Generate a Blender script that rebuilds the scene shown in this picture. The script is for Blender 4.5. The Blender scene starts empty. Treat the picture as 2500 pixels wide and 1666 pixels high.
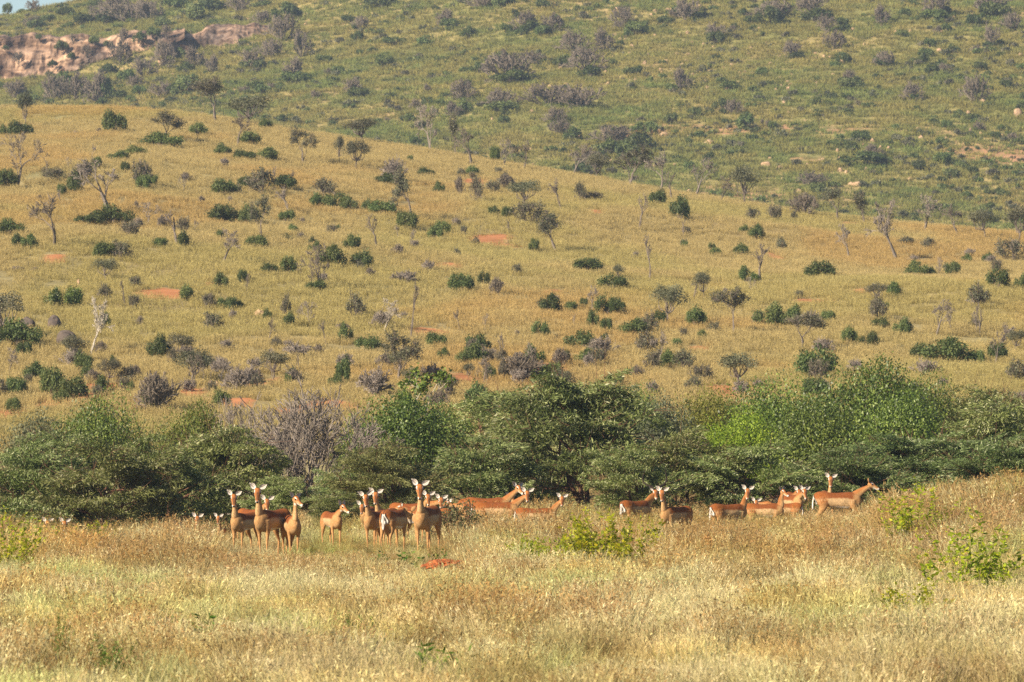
import bpy, math, numpy as np
from mathutils import Vector, Matrix, kdtree

# ------------------------------------------------------------------ camera, sky, sun, exposure
SC = bpy.context.scene
COL = SC.collection
F, HZ, CAMZ = 15000.0, 1020.0, 2.35          # focal length in photo pixels, horizon row, eye height (m)
cam = bpy.data.cameras.new('camera')
cam.sensor_width = 36.0; cam.lens = 36.0 * F / 2500.0
cam.clip_start = 0.5; cam.clip_end = 6000.0
cam.dof.use_dof = True; cam.dof.focus_distance = 103.0; cam.dof.aperture_fstop = 9.0
cam_o = bpy.data.objects.new('camera', cam); COL.objects.link(cam_o)
cam_o.location = (0, 0, CAMZ)
cam_o.rotation_euler = (math.radians(90) + math.atan((HZ - 833.0) / F), 0, 0)
SC.camera = cam_o

SUN_EL = math.radians(29.0)
SUN_AZ = math.radians(48.0)                  # from behind the camera, towards its left
sdir = Vector((-math.sin(SUN_AZ) * math.cos(SUN_EL), -math.cos(SUN_AZ) * math.cos(SUN_EL), math.sin(SUN_EL)))
world = bpy.data.worlds.new('World'); SC.world = world; world.use_nodes = True
wn = world.node_tree.nodes; wl = world.node_tree.links
wn.clear()
w_out = wn.new('ShaderNodeOutputWorld'); w_bg = wn.new('ShaderNodeBackground'); w_sky = wn.new('ShaderNodeTexSky')
w_sky.sky_type = 'NISHITA'; w_sky.sun_disc = False
w_sky.sun_elevation = SUN_EL; w_sky.sun_rotation = math.atan2(sdir.x, sdir.y)
w_sky.air_density = 1.0; w_sky.dust_density = 0.2; w_sky.ozone_density = 3.0
w_bg.inputs['Strength'].default_value = 0.056
wl.new(w_sky.outputs[0], w_bg.inputs[0]); wl.new(w_bg.outputs[0], w_out.inputs[0])
sun = bpy.data.lights.new('sun', 'SUN'); sun.energy = 5.0; sun.angle = math.radians(0.53); sun.color = (1.0, 0.86, 0.66)
sun_o = bpy.data.objects.new('sun', sun); COL.objects.link(sun_o)
sun_o.rotation_euler = (-sdir).to_track_quat('-Z', 'Y').to_euler()
SC.view_settings.view_transform = 'Standard'; SC.view_settings.look = 'None'
SC.view_settings.exposure = 1.08; SC.view_settings.gamma = 1.0; SC.view_settings.use_curve_mapping = False
SC.cycles.max_bounces = 6; SC.cycles.diffuse_bounces = 3; SC.cycles.transmission_bounces = 3
SC.cycles.volume_bounces = 0; SC.cycles.caustics_reflective = False; SC.cycles.caustics_refractive = False
SC.cycles.use_denoising = False

# ------------------------------------------------------------------ helpers
def ss(a, b, x):
    t = np.clip((np.asarray(x, float) - a) / (b - a), 0, 1)
    return t * t * (3 - 2 * t)

def hash2(i, j, seed):
    n = (i.astype(np.int64) * 374761393 + j.astype(np.int64) * 668265263 + seed * 1442695041) & 0xffffffff
    n = ((n ^ (n >> 13)) * 1274126177) & 0xffffffff
    return ((n ^ (n >> 16)) & 0xffff) / 65535.0

def vnoise(x, y, seed=0):
    x = np.asarray(x, float); y = np.asarray(y, float)
    i = np.floor(x); j = np.floor(y); u = x - i; v = y - j
    u = u * u * (3 - 2 * u); v = v * v * (3 - 2 * v)
    a = hash2(i, j, seed); b = hash2(i + 1, j, seed); c = hash2(i, j + 1, seed); d = hash2(i + 1, j + 1, seed)
    return (a * (1 - u) + b * u) * (1 - v) + (c * (1 - u) + d * u) * v

def fbm(x, y, seed=0, o=4):
    s = 0; a = 0.5; t = 0
    for k in range(o):
        s = s + a * vnoise(np.asarray(x) * 2 ** k, np.asarray(y) * 2 ** k, seed + k * 17); t += a; a *= 0.5
    return s / t

def unit(v):
    v = np.asarray(v, float)
    return v / np.maximum(np.linalg.norm(v, axis=-1, keepdims=True), 1e-9)

def build_mesh(name, V, polys, smooth=False):
    """polys: list of index arrays, each (n,k)"""
    me = bpy.data.meshes.new(name)
    V = np.asarray(V, np.float32)
    polys = [np.asarray(p, np.int32) for p in polys if len(p)]
    li = np.concatenate([p.ravel() for p in polys])
    sizes = np.concatenate([np.full(len(p), p.shape[1], np.int32) for p in polys])
    starts = np.concatenate([[0], np.cumsum(sizes)[:-1]]).astype(np.int32)
    me.vertices.add(len(V)); me.vertices.foreach_set('co', V.ravel())
    me.loops.add(len(li)); me.loops.foreach_set('vertex_index', li)
    me.polygons.add(len(sizes)); me.polygons.foreach_set('loop_start', starts)
    me.polygons.foreach_set('use_smooth', np.full(len(sizes), smooth))
    me.update(calc_edges=True)
    return me

def set_float(me, name, vals):
    a = me.attributes.new(name, 'FLOAT', 'POINT'); a.data.foreach_set('value', np.asarray(vals, np.float32))

def set_color(me, name, rgb):
    a = me.attributes.new(name, 'FLOAT_COLOR', 'POINT')
    c = np.ones((len(rgb), 4), np.float32); c[:, :3] = rgb
    a.data.foreach_set('color', c.ravel())

def mk(name, data, parent=None, mat=None):
    o = bpy.data.objects.new(name, data); COL.objects.link(o)
    if parent is not None: o.parent = parent
    if mat is not None and data is not None:
        if len(data.materials) == 0: data.materials.append(mat)
        elif data.materials[0] != mat:
            o.material_slots[0].link = 'OBJECT'; o.material_slots[0].material = mat
    return o

def empty(name, loc, rz=0.0, scale=None):
    o = bpy.data.objects.new(name, None); COL.objects.link(o)
    o.empty_display_size = 0.3
    o.location = loc; o.rotation_euler = (0, 0, rz)
    if scale is not None: o.scale = scale
    return o

def tag(o, label, cat, group=None):
    o['label'] = label; o['category'] = cat
    if group: o['group'] = group
    return o

def grid_faces(nu, nv):
    i = np.arange(nu - 1)[:, None] * nv + np.arange(nv - 1)[None, :]
    i = i.ravel()
    return np.stack([i, i + nv, i + nv + 1, i + 1], 1)

# ------------------------------------------------------------------ materials
def nt(name):
    m = bpy.data.materials.new(name); m.use_nodes = True
    n = m.node_tree.nodes; n.clear()
    return m, n, m.node_tree.links

def N(n, t, **kw):
    x = n.new(t)
    for k, v in kw.items(): setattr(x, k, v)
    return x

def ramp(n, stops, interp='LINEAR'):
    r = n.new('ShaderNodeValToRGB'); cr = r.color_ramp; cr.interpolation = interp
    while len(cr.elements) < len(stops): cr.elements.new(0.5)
    for e, (p, c) in zip(cr.elements, stops):
        e.position = p; e.color = (*c, 1)
    return r

def leaf_mat(name, stops, transl=0.3, rough=0.55, spec=0.25, hue=0.06, val=0.35):
    """leaf colour runs along `stops` with the per-leaf attribute v, then shifts per object"""
    m, n, l = nt(name)
    out = N(n, 'ShaderNodeOutputMaterial'); b = N(n, 'ShaderNodeBsdfPrincipled'); t = N(n, 'ShaderNodeBsdfTranslucent')
    mix = N(n, 'ShaderNodeMixShader'); at = N(n, 'ShaderNodeAttribute', attribute_name='v')
    r = ramp(n, stops); oi = N(n, 'ShaderNodeObjectInfo'); hs = N(n, 'ShaderNodeHueSaturation')
    l.new(at.outputs['Fac'], r.inputs[0])
    mh = N(n, 'ShaderNodeMapRange'); mh.inputs[3].default_value = 0.5 - hue * 0.5; mh.inputs[4].default_value = 0.5 + hue * 0.5
    mv = N(n, 'ShaderNodeMapRange'); mv.inputs[3].default_value = 1 - val * 0.5; mv.inputs[4].default_value = 1 + val * 0.5
    l.new(oi.outputs['Random'], mh.inputs[0])
    mm = N(n, 'ShaderNodeMath', operation='MULTIPLY'); mm.inputs[1].default_value = 7.13
    mf = N(n, 'ShaderNodeMath', operation='FRACT')
    l.new(oi.outputs['Random'], mm.inputs[0]); l.new(mm.outputs[0], mf.inputs[0]); l.new(mf.outputs[0], mv.inputs[0])
    l.new(mh.outputs[0], hs.inputs['Hue']); l.new(mv.outputs[0], hs.inputs['Value']); l.new(r.outputs[0], hs.inputs['Color'])
    l.new(hs.outputs[0], b.inputs['Base Color'])
    b.inputs['Roughness'].default_value = rough; b.inputs['Specular IOR Level'].default_value = spec
    br = N(n, 'ShaderNodeMixRGB', blend_type='MULTIPLY'); br.inputs[0].default_value = 1; br.inputs[2].default_value = (1.0, 1.05, 0.55, 1)
    l.new(hs.outputs[0], br.inputs[1]); l.new(br.outputs[0], t.inputs['Color'])
    mix.inputs[0].default_value = transl
    l.new(b.outputs[0], mix.inputs[1]); l.new(t.outputs[0], mix.inputs[2]); l.new(mix.outputs[0], out.inputs[0])
    return m

def bark_mat(name, c0, c1, scale=9.0):
    m, n, l = nt(name)
    out = N(n, 'ShaderNodeOutputMaterial'); b = N(n, 'ShaderNodeBsdfPrincipled')
    tc = N(n, 'ShaderNodeTexCoord'); mp = N(n, 'ShaderNodeMapping'); mp.inputs['Scale'].default_value = (1, 1, 0.25)
    nz = N(n, 'ShaderNodeTexNoise'); nz.inputs['Scale'].default_value = scale; nz.inputs['Detail'].default_value = 4
    r = ramp(n, [(0.35, c0), (0.65, c1)])
    l.new(tc.outputs['Object'], mp.inputs[0]); l.new(mp.outputs[0], nz.inputs['Vector']); l.new(nz.outputs[0], r.inputs[0])
    l.new(r.outputs[0], b.inputs['Base Color']); b.inputs['Roughness'].default_value = 0.9
    b.inputs['Specular IOR Level'].default_value = 0.1
    l.new(b.outputs[0], out.inputs[0])
    return m

def attr_mat(name, attr='col', rough=0.75, spec=0.15, sheen=0.0, noise=None):
    m, n, l = nt(name)
    out = N(n, 'ShaderNodeOutputMaterial'); b = N(n, 'ShaderNodeBsdfPrincipled')
    at = N(n, 'ShaderNodeAttribute', attribute_name=attr)
    src = at.outputs['Color']
    if noise:
        tc = N(n, 'ShaderNodeTexCoord'); nz = N(n, 'ShaderNodeTexNoise'); nz.inputs['Scale'].default_value = noise
        nz.inputs['Detail'].default_value = 3
        mr = N(n, 'ShaderNodeMapRange'); mr.inputs[1].default_value = 0.3; mr.inputs[2].default_value = 0.7
        mr.inputs[3].default_value = 0.74; mr.inputs[4].default_value = 1.22
        hs = N(n, 'ShaderNodeHueSaturation')
        l.new(tc.outputs['Object'], nz.inputs['Vector']); l.new(nz.outputs[0], mr.inputs[0])
        l.new(mr.outputs[0], hs.inputs['Value']); l.new(src, hs.inputs['Color']); src = hs.outputs[0]
    l.new(src, b.inputs['Base Color'])
    b.inputs['Roughness'].default_value = rough; b.inputs['Specular IOR Level'].default_value = spec
    b.inputs['Sheen Weight'].default_value = sheen
    l.new(b.outputs[0], out.inputs[0])
    return m

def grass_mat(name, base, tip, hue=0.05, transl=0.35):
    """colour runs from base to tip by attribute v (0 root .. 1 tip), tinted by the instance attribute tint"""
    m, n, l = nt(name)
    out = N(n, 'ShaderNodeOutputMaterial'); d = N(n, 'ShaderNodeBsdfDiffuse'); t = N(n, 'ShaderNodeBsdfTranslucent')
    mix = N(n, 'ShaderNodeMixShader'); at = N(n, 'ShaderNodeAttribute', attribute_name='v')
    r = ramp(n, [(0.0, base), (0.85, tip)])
    ti = N(n, 'ShaderNodeAttribute', attribute_name='tint', attribute_type='INSTANCER')
    mu = N(n, 'ShaderNodeMixRGB', blend_type='MULTIPLY'); mu.inputs[0].default_value = 1
    l.new(at.outputs['Fac'], r.inputs[0]); l.new(r.outputs[0], mu.inputs[1]); l.new(ti.outputs['Color'], mu.inputs[2])
    l.new(mu.outputs[0], d.inputs['Color']); l.new(mu.outputs[0], t.inputs['Color'])
    mix.inputs[0].default_value = transl
    l.new(d.outputs[0], mix.inputs[1]); l.new(t.outputs[0], mix.inputs[2]); l.new(mix.outputs[0], out.inputs[0])
    return m

def terrain_mat(name, stops, scale, soil=(0.40, 0.175, 0.078), detail=6, bump=0.4, streak=None):
    m, n, l = nt(name)
    out = N(n, 'ShaderNodeOutputMaterial'); b = N(n, 'ShaderNodeBsdfPrincipled')
    tc = N(n, 'ShaderNodeTexCoord')
    n1 = N(n, 'ShaderNodeTexNoise'); n1.inputs['Scale'].default_value = scale; n1.inputs['Detail'].default_value = detail
    n1.inputs['Roughness'].default_value = 0.65
    n2 = N(n, 'ShaderNodeTexNoise'); n2.inputs['Scale'].default_value = scale * 14; n2.inputs['Detail'].default_value = 4
    l.new(tc.outputs['Object'], n1.inputs['Vector']); l.new(tc.outputs['Object'], n2.inputs['Vector'])
    r = ramp(n, stops); l.new(n1.outputs[0], r.inputs[0])
    hs = N(n, 'ShaderNodeHueSaturation'); mr = N(n, 'ShaderNodeMapRange')
    mr.inputs[1].default_value = 0.3; mr.inputs[2].default_value = 0.7; mr.inputs[3].default_value = 0.7; mr.inputs[4].default_value = 1.25
    l.new(n2.outputs[0], mr.inputs[0]); l.new(mr.outputs[0], hs.inputs['Value']); l.new(r.outputs[0], hs.inputs['Color'])
    at = N(n, 'ShaderNodeAttribute', attribute_name='soil')
    ad = N(n, 'ShaderNodeMath', operation='ADD'); sb = N(n, 'ShaderNodeMath', operation='SUBTRACT'); sb.inputs[1].default_value = 0.5
    l.new(n2.outputs[0], sb.inputs[0]); l.new(at.outputs['Fac'], ad.inputs[0]); l.new(sb.outputs[0], ad.inputs[1])
    sm = N(n, 'ShaderNodeMapRange'); sm.inputs[1].default_value = 0.35; sm.inputs[2].default_value = 0.65; sm.clamp = True
    l.new(ad.outputs[0], sm.inputs[0])
    mx = N(n, 'ShaderNodeMixRGB'); l.new(sm.outputs[0], mx.inputs[0]); l.new(hs.outputs[0], mx.inputs[1])
    sr = ramp(n, [(0.3, tuple(c * 0.75 for c in soil)), (0.7, tuple(min(c * 1.3, 1) for c in soil))])
    l.new(n2.outputs[0], sr.inputs[0]); l.new(sr.outputs[0], mx.inputs[2])
    l.new(mx.outputs[0], b.inputs['Base Color']); b.inputs['Roughness'].default_value = 0.95
    b.inputs['Specular IOR Level'].default_value = 0.05
    bp = N(n, 'ShaderNodeBump'); bp.inputs['Strength'].default_value = bump; bp.inputs['Distance'].default_value = 0.3
    l.new(n2.outputs[0], bp.inputs['Height']); l.new(bp.outputs[0], b.inputs['Normal'])
    l.new(b.outputs[0], out.inputs[0])
    return m

def rock_mat(name, stops, scale, streak=(1, 1, 1)):
    m, n, l = nt(name)
    out = N(n, 'ShaderNodeOutputMaterial'); b = N(n, 'ShaderNodeBsdfPrincipled')
    tc = N(n, 'ShaderNodeTexCoord'); mp = N(n, 'ShaderNodeMapping'); mp.inputs['Scale'].default_value = streak
    nz = N(n, 'ShaderNodeTexNoise'); nz.inputs['Scale'].default_value = scale; nz.inputs['Detail'].default_value = 7
    nz.inputs['Roughness'].default_value = 0.62; nz.inputs['Distortion'].default_value = 0.6
    l.new(tc.outputs['Object'], mp.inputs[0]); l.new(mp.outputs[0], nz.inputs['Vector'])
    r = ramp(n, stops); l.new(nz.outputs[0], r.inputs[0]); l.new(r.outputs[0], b.inputs['Base Color'])
    b.inputs['Roughness'].default_value = 0.9; b.inputs['Specular IOR Level'].default_value = 0.15
    bp = N(n, 'ShaderNodeBump'); bp.inputs['Strength'].default_value = 0.6; bp.inputs['Distance'].default_value = 0.25
    l.new(nz.outputs[0], bp.inputs['Height']); l.new(bp.outputs[0], b.inputs['Normal'])
    l.new(b.outputs[0], out.inputs[0])
    return m

M = {}
M['acacia'] = leaf_mat('acacia_leaf', [(0, (0.040, 0.060, 0.014)), (0.45, (0.160, 0.198, 0.054)), (0.8, (0.30, 0.33, 0.13)), (1, (0.50, 0.50, 0.30))], 0.22, hue=0.05, val=0.5)
M['acacia_dry'] = leaf_mat('dry_acacia_leaf', [(0, (0.085, 0.080, 0.028)), (0.6, (0.19, 0.175, 0.065)), (1, (0.32, 0.29, 0.14))], 0.22)
M['broad'] = leaf_mat('broad_leaf', [(0, (0.030, 0.052, 0.009)), (0.55, (0.098, 0.150, 0.024)), (1, (0.26, 0.32, 0.065))], 0.24, hue=0.018, val=0.45, rough=0.45, spec=0.4)
M['olive'] = leaf_mat('olive_leaf', [(0, (0.050, 0.056, 0.008)), (0.6, (0.125, 0.135, 0.020)), (1, (0.24, 0.24, 0.05))], 0.25)
M['greygreen'] = leaf_mat('grey_green_leaf', [(0, (0.060, 0.066, 0.034)), (0.6, (0.12, 0.13, 0.065)), (1, (0.2, 0.2, 0.12))], 0.2)
M['brightleaf'] = leaf_mat('bright_leaf', [(0, (0.06, 0.11, 0.010)), (0.55, (0.17, 0.27, 0.020)), (1, (0.33, 0.42, 0.05))], 0.3, hue=0.02)
M['herb'] = leaf_mat('herb_leaf', [(0, (0.13, 0.19, 0.012)), (0.5, (0.33, 0.39, 0.020)), (1, (0.58, 0.52, 0.03))], 0.45, rough=0.45, hue=0.04)
M['weed'] = leaf_mat('weed_leaf', [(0, (0.05, 0.10, 0.014)), (0.6, (0.10, 0.18, 0.024)), (1, (0.24, 0.28, 0.05))], 0.35)
M['thornleaf'] = leaf_mat('thorn_leaf', [(0, (0.05, 0.055, 0.02)), (0.6, (0.10, 0.10, 0.04)), (1, (0.24, 0.17, 0.08))], 0.2)
M['farbush'] = leaf_mat('far_bush_leaf', [(0, (0.036, 0.056, 0.015)), (0.6, (0.088, 0.118, 0.032)), (1, (0.20, 0.22, 0.08))], 0.25, hue=0.03, val=0.7)
M['farbush2'] = leaf_mat('far_olive_leaf', [(0, (0.060, 0.062, 0.032)), (0.6, (0.115, 0.115, 0.064)), (1, (0.21, 0.195, 0.125))], 0.2, hue=0.06, val=0.6)
M['bark_red'] = bark_mat('reddish_bark', (0.09, 0.045, 0.028), (0.20, 0.11, 0.07))
M['bark_grey'] = bark_mat('grey_bark', (0.10, 0.08, 0.066), (0.21, 0.175, 0.148))
M['bark_pale'] = bark_mat('pale_bark', (0.30, 0.26, 0.21), (0.52, 0.46, 0.38))
M['twig'] = bark_mat('grey_twig', (0.110, 0.090, 0.070), (0.225, 0.185, 0.145), 3.0)
M['twig_pale'] = bark_mat('pale_twig', (0.15, 0.125, 0.105), (0.31, 0.262, 0.222), 3.0)
M['stem'] = bark_mat('herb_stem', (0.16, 0.14, 0.05), (0.30, 0.25, 0.10), 20.0)
M['field'] = terrain_mat('field_soil', [(0.3, (0.17, 0.105, 0.04)), (0.55, (0.26, 0.175, 0.065)), (0.75, (0.30, 0.21, 0.08))], 0.35)
M['hill'] = terrain_mat('dry_hill_ground', [(0.28, (0.19, 0.19, 0.075)), (0.42, (0.28, 0.235, 0.11)), (0.6, (0.32, 0.25, 0.12)), (0.75, (0.33, 0.22, 0.115))], 0.045)
M['mount'] = terrain_mat('green_hill_ground', [(0.30, (0.14, 0.155, 0.050)), (0.43, (0.23, 0.215, 0.075)), (0.54, (0.33, 0.26, 0.105)), (0.68, (0.40, 0.27, 0.14))], 0.03, soil=(0.40, 0.22, 0.12))
def cliff_mat():
    m, n, l = nt('cliff_rock')
    out = N(n, 'ShaderNodeOutputMaterial'); b = N(n, 'ShaderNodeBsdfPrincipled'); tc = N(n, 'ShaderNodeTexCoord')
    def noise(sc, st, det):
        mp = N(n, 'ShaderNodeMapping'); mp.inputs['Scale'].default_value = st; z = N(n, 'ShaderNodeTexNoise'); z.inputs['Scale'].default_value = sc
        z.inputs['Detail'].default_value = det; z.inputs['Distortion'].default_value = 0.8; l.new(tc.outputs['Object'], mp.inputs[0]); l.new(mp.outputs[0], z.inputs['Vector']); return z
    big = noise(0.16, (1, 1, 1), 5); st = noise(0.8, (1, 1, 0.22), 6); ho = noise(0.5, (0.25, 0.25, 1.6), 4)
    r1 = ramp(n, [(0.34, (0.15, 0.112, 0.094)), (0.46, (0.27, 0.185, 0.138)), (0.55, (0.38, 0.250, 0.175)), (0.67, (0.52, 0.360, 0.245))]); l.new(big.outputs[0], r1.inputs[0])
    r2 = ramp(n, [(0.36, (0.30, 0.27, 0.26)), (0.5, (0.85, 0.83, 0.80)), (0.62, (1.25, 1.22, 1.15))]); l.new(st.outputs[0], r2.inputs[0])
    r3 = ramp(n, [(0.38, (0.45, 0.42, 0.40)), (0.52, (1.0, 1.0, 1.0))]); l.new(ho.outputs[0], r3.inputs[0])
    m1 = N(n, 'ShaderNodeMixRGB', blend_type='MULTIPLY'); m1.inputs[0].default_value = 1; l.new(r1.outputs[0], m1.inputs[1]); l.new(r2.outputs[0], m1.inputs[2])
    m2 = N(n, 'ShaderNodeMixRGB', blend_type='MULTIPLY'); m2.inputs[0].default_value = 1; l.new(m1.outputs[0], m2.inputs[1]); l.new(r3.outputs[0], m2.inputs[2])
    l.new(m2.outputs[0], b.inputs['Base Color']); b.inputs['Roughness'].default_value = 0.92; b.inputs['Specular IOR Level'].default_value = 0.1
    bp = N(n, 'ShaderNodeBump'); bp.inputs['Strength'].default_value = 0.8; bp.inputs['Distance'].default_value = 0.5
    l.new(st.outputs[0], bp.inputs['Height']); l.new(bp.outputs[0], b.inputs['Normal']); l.new(b.outputs[0], out.inputs[0])
    return m
M['cliff'] = cliff_mat()
M['rock_tan'] = rock_mat('tan_rock', [(0.3, (0.24, 0.16, 0.10)), (0.5, (0.42, 0.28, 0.17)), (0.7, (0.56, 0.42, 0.28))], 0.9)
M['rock_dark'] = rock_mat('dark_rock', [(0.3, (0.055, 0.045, 0.04)), (0.52, (0.12, 0.095, 0.08)), (0.72, (0.30, 0.20, 0.13))], 0.9)
M['redsoil'] = rock_mat('red_soil', [(0.3, (0.28, 0.075, 0.025)), (0.7, (0.46, 0.15, 0.05))], 6.0)
M['fur'] = attr_mat('impala_coat', 'col', 0.8, 0.10, 0.0, noise=38.0)
M['ear'] = attr_mat('impala_ear', 'col', 0.8, 0.1)
M['tail'] = attr_mat('impala_tail', 'col', 0.8, 0.1)
m, n, l = nt('impala_eye'); o_ = N(n, 'ShaderNodeOutputMaterial'); b_ = N(n, 'ShaderNodeBsdfPrincipled')
b_.inputs['Base Color'].default_value = (0.012, 0.008, 0.006, 1); b_.inputs['Roughness'].default_value = 0.12; l.new(b_.outputs[0], o_.inputs[0]); M['eye'] = m
M['horn'] = bark_mat('impala_horn', (0.018, 0.014, 0.011), (0.05, 0.04, 0.03), 25.0)
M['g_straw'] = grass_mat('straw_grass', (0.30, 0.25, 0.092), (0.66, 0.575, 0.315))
M['g_red'] = grass_mat('red_oat_grass', (0.31, 0.235, 0.075), (0.40, 0.265, 0.115))
M['g_green'] = grass_mat('green_grass', (0.14, 0.17, 0.035), (0.34, 0.33, 0.10))
M['g_hill'] = grass_mat('hill_grass', (0.290, 0.226, 0.086), (0.495, 0.388, 0.172))
M['g_mount'] = grass_mat('mountain_grass', (0.15, 0.155, 0.050), (0.30, 0.295, 0.110))

# ------------------------------------------------------------------ terrain
_rp = np.array([(-300, 262), (0, 265), (300, 268), (500, 287), (640, 312), (800, 337), (1000, 367), (1200, 402), (1400, 434), (1600, 470),
                (1800, 500), (2000, 530), (2200, 550), (2500, 577), (3000, 600)], float)
def ridge_y(x): return np.clip(432.0 - 0.97 * np.asarray(x, float), 330, 540)
_px = _rp[:, 0]; _ry = 470 - (_px / 2500.0) * 70
_rx = (_px - 1250) / F * _ry; _rz = CAMZ + (HZ - _rp[:, 1]) / F * _ry
def ridge_z(x): return np.interp(x, _rx, _rz)

def z_field(x, y):
    z = 0.10 * (fbm(x / 9.0, y / 9.0, 3, 3) - 0.5)
    z = z - 0.50 * ss(-4.3, -6.2, x) * ss(103, 113, y)
    z = z + 0.80 * ss(4.6, 9.0, x) * ss(78, 107, y) * (1 - 0.9 * ss(110, 121, y))
    return z

def z_hill(x, y):
    yr = ridge_y(x); zr = ridge_z(x)
    up = 0.3 + (zr - 0.3) * (y - 200.0) / (yr - 200.0)
    up = up + 2.0 * (fbm(x / 22.0, y / 34.0, 11, 4) - 0.5) * ss(215, 260, y) * (1 - ss(0.8, 1.0, (y - 200) / (yr - 200)))
    dn = zr - 0.07 * (y - yr)
    k = 0.35
    h = -k * np.log(np.exp(-(up - zr) / k * 1.0) + np.exp(-(dn - zr) / k)) + zr + k * 0.69
    return h

_crest = np.array([(-1500, 62), (-600, 52), (0, 39), (95, 21), (200, 0), (500, -60), (1250, -220), (2500, -260), (4000, -260)], float)
def z_mount(x, y):
    c = x / np.maximum(y, 1) * F + 1250
    zc = CAMZ + (HZ - np.interp(c, _crest[:, 0], _crest[:, 1])) / F * 1000.0
    t = (y - 600.0) / 400.0
    z = 10 + (zc - 10) * np.minimum(t, 1.0) - 0.12 * np.maximum(y - 1000.0, 0)
    zt = CAMZ + (HZ - np.interp(c, [-130, 0, 60, 130, 200, 260, 330, 400, 450], [226, 214, 206, 182, 160, 134, 121, 101, 82]) + 4) / F * 882.0 - 14.0 * ss(400, 520, c)
    z = np.maximum(z, np.where((c > -400) & (y < 990), zt - np.where(y < 882, (882 - y) * 0.30, (y - 882) * 0.02), -99))
    und = (fbm(x / 60.0 + y / 90.0, y / 120.0, 23, 4) - 0.5) * 5.0 * ss(0.05, 0.4, t) * (1 - ss(0.86, 1.0, t))
    return z + und

def Z(x, y):
    x = np.asarray(x, float); y = np.asarray(y, float)
    zf = z_field(x, np.minimum(y, 200))
    zh = np.maximum(z_hill(x, np.maximum(y, 190.0)), 6.0 * ss(430, 600, y))
    zm = np.where(y > 560, z_mount(x, np.maximum(y, 560)), -50)
    a = ss(140, 215, y)
    return np.maximum(zf * (1 - a) + zh * a, zm)

def hit(px, row, y0=40.0, y1=1060.0, fn=Z):
    """ground point seen at a photo pixel"""
    y = np.linspace(y0, y1, 6000)
    x = (px - 1250.0) / F * y
    zr = CAMZ + (HZ - row) / F * y
    d = fn(x, y) - zr
    k = np.argmax(d >= 0) if (d >= 0).any() else len(y) - 1
    if k > 0 and d[k] >= 0:
        t = -d[k - 1] / (d[k] - d[k - 1] + 1e-9); yy = y[k - 1] + t * (y[k] - y[k - 1])
    else: yy = y[k]
    xx = (px - 1250.0) / F * yy
    return float(xx), float(yy), float(fn(np.array([xx]), np.array([yy]))[0])

def at(px, d):
    x = (px - 1250.0) / F * d
    return x, d, float(Z(np.array([x]), np.array([d]))[0])

SOIL = [(1205, 590, 95, 26), (1100, 652, 80, 10), (1350, 713, 60, 10), (395, 716, 130, 20), (505, 697, 70, 6), (1160, 442, 60, 12),
        (1440, 514, 44, 8), (1505, 790, 44, 14), (1325, 897, 110, 24), (1130, 928, 120, 24), (645, 938, 64, 26), (250, 942, 90, 14),
        (1990, 736, 130, 5), (1880, 622, 50, 14), (1705, 851, 60, 8), (1780, 955, 130, 24), (130, 630, 70, 8), (2070, 546, 44, 6),
        (1032, 808, 90, 10), (330, 783, 30, 12), (800, 992, 150, 26), (345, 985, 60, 22), (175, 975, 120, 24), (560, 985, 120, 24),
        (20, 1010, 90, 24), (1250, 905, 40, 10), (910, 700, 30, 6), (2110, 712, 50, 5), (860, 850, 40, 8), (720, 1010, 120, 18), (480, 960, 90, 12)]
_S = []
for (px, row, w, h) in SOIL:
    x, y, z = hit(px, row, 200, 560)
    ya = hit(px, row + h / 2, 200, 560)[1]; yb = hit(px, row - h / 2, 200, 560)[1]
    _S.append((x, y, w * y / F / 2 * 1.15, max((yb - ya) / 2, 1.2) * 1.5))
def soil_at(x, y):
    nzs = fbm(np.asarray(x, float) / 1.3, np.asarray(y, float) / 3.5, 57, 3)
    s = np.zeros_like(np.asarray(x, float))
    for (cx, cy, a, b) in _S:
        r = np.hypot((x - cx) / a, (y - cy) / b) * (0.35 + 1.3 * nzs)
        s = np.maximum(s, 1 - ss(0.45, 1.25, r))
    return s

def terrain(name, xs, ys, mat, soil=None):
    X, Y = np.meshgrid(xs, ys, indexing='ij')
    V = np.stack([X, Y, Z(X, Y)], -1).reshape(-1, 3)
    me = build_mesh(name, V, [grid_faces(len(xs), len(ys))], True)
    s = soil(V[:, 0], V[:, 1]) if soil is not None else np.zeros(len(V))
    set_float(me, 'soil', s)
    o = mk(name, me, None, mat); o['kind'] = 'structure'
    return o

ground = terrain('ground', np.concatenate([np.linspace(-110, -32, 14)[:-1], np.linspace(-32, 32, 97), np.linspace(32, 110, 14)[1:]]),
                 np.linspace(-40, 200, 321), M['field'])
hill = terrain('hill', np.linspace(-130, 130, 261), np.linspace(200, 585, 386), M['hill'], soil_at)
def mount_soil(x, y):
    c = x / y * F + 1250
    r = HZ - (Z(x, y) - CAMZ) / y * F
    s = 0.62 * ss(0.56, 0.74, fbm(x / 22.0, y / 30.0, 41, 4)) * ss(1350, 1700, c) * ss(250, 330, r)
    s = np.maximum(s, 0.62 * ss(0.52, 0.72, fbm(x / 12.0, y / 14.0, 45, 3)) * ss(420, 300, np.abs(c - 1850)) * ss(90, 40, np.abs(r - 360)))
    return s
mount = terrain('mountain', np.linspace(-330, 330, 221), np.concatenate([np.linspace(585, 1010, 180), np.linspace(1016, 1400, 40)]), M['mount'], mount_soil)

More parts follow.
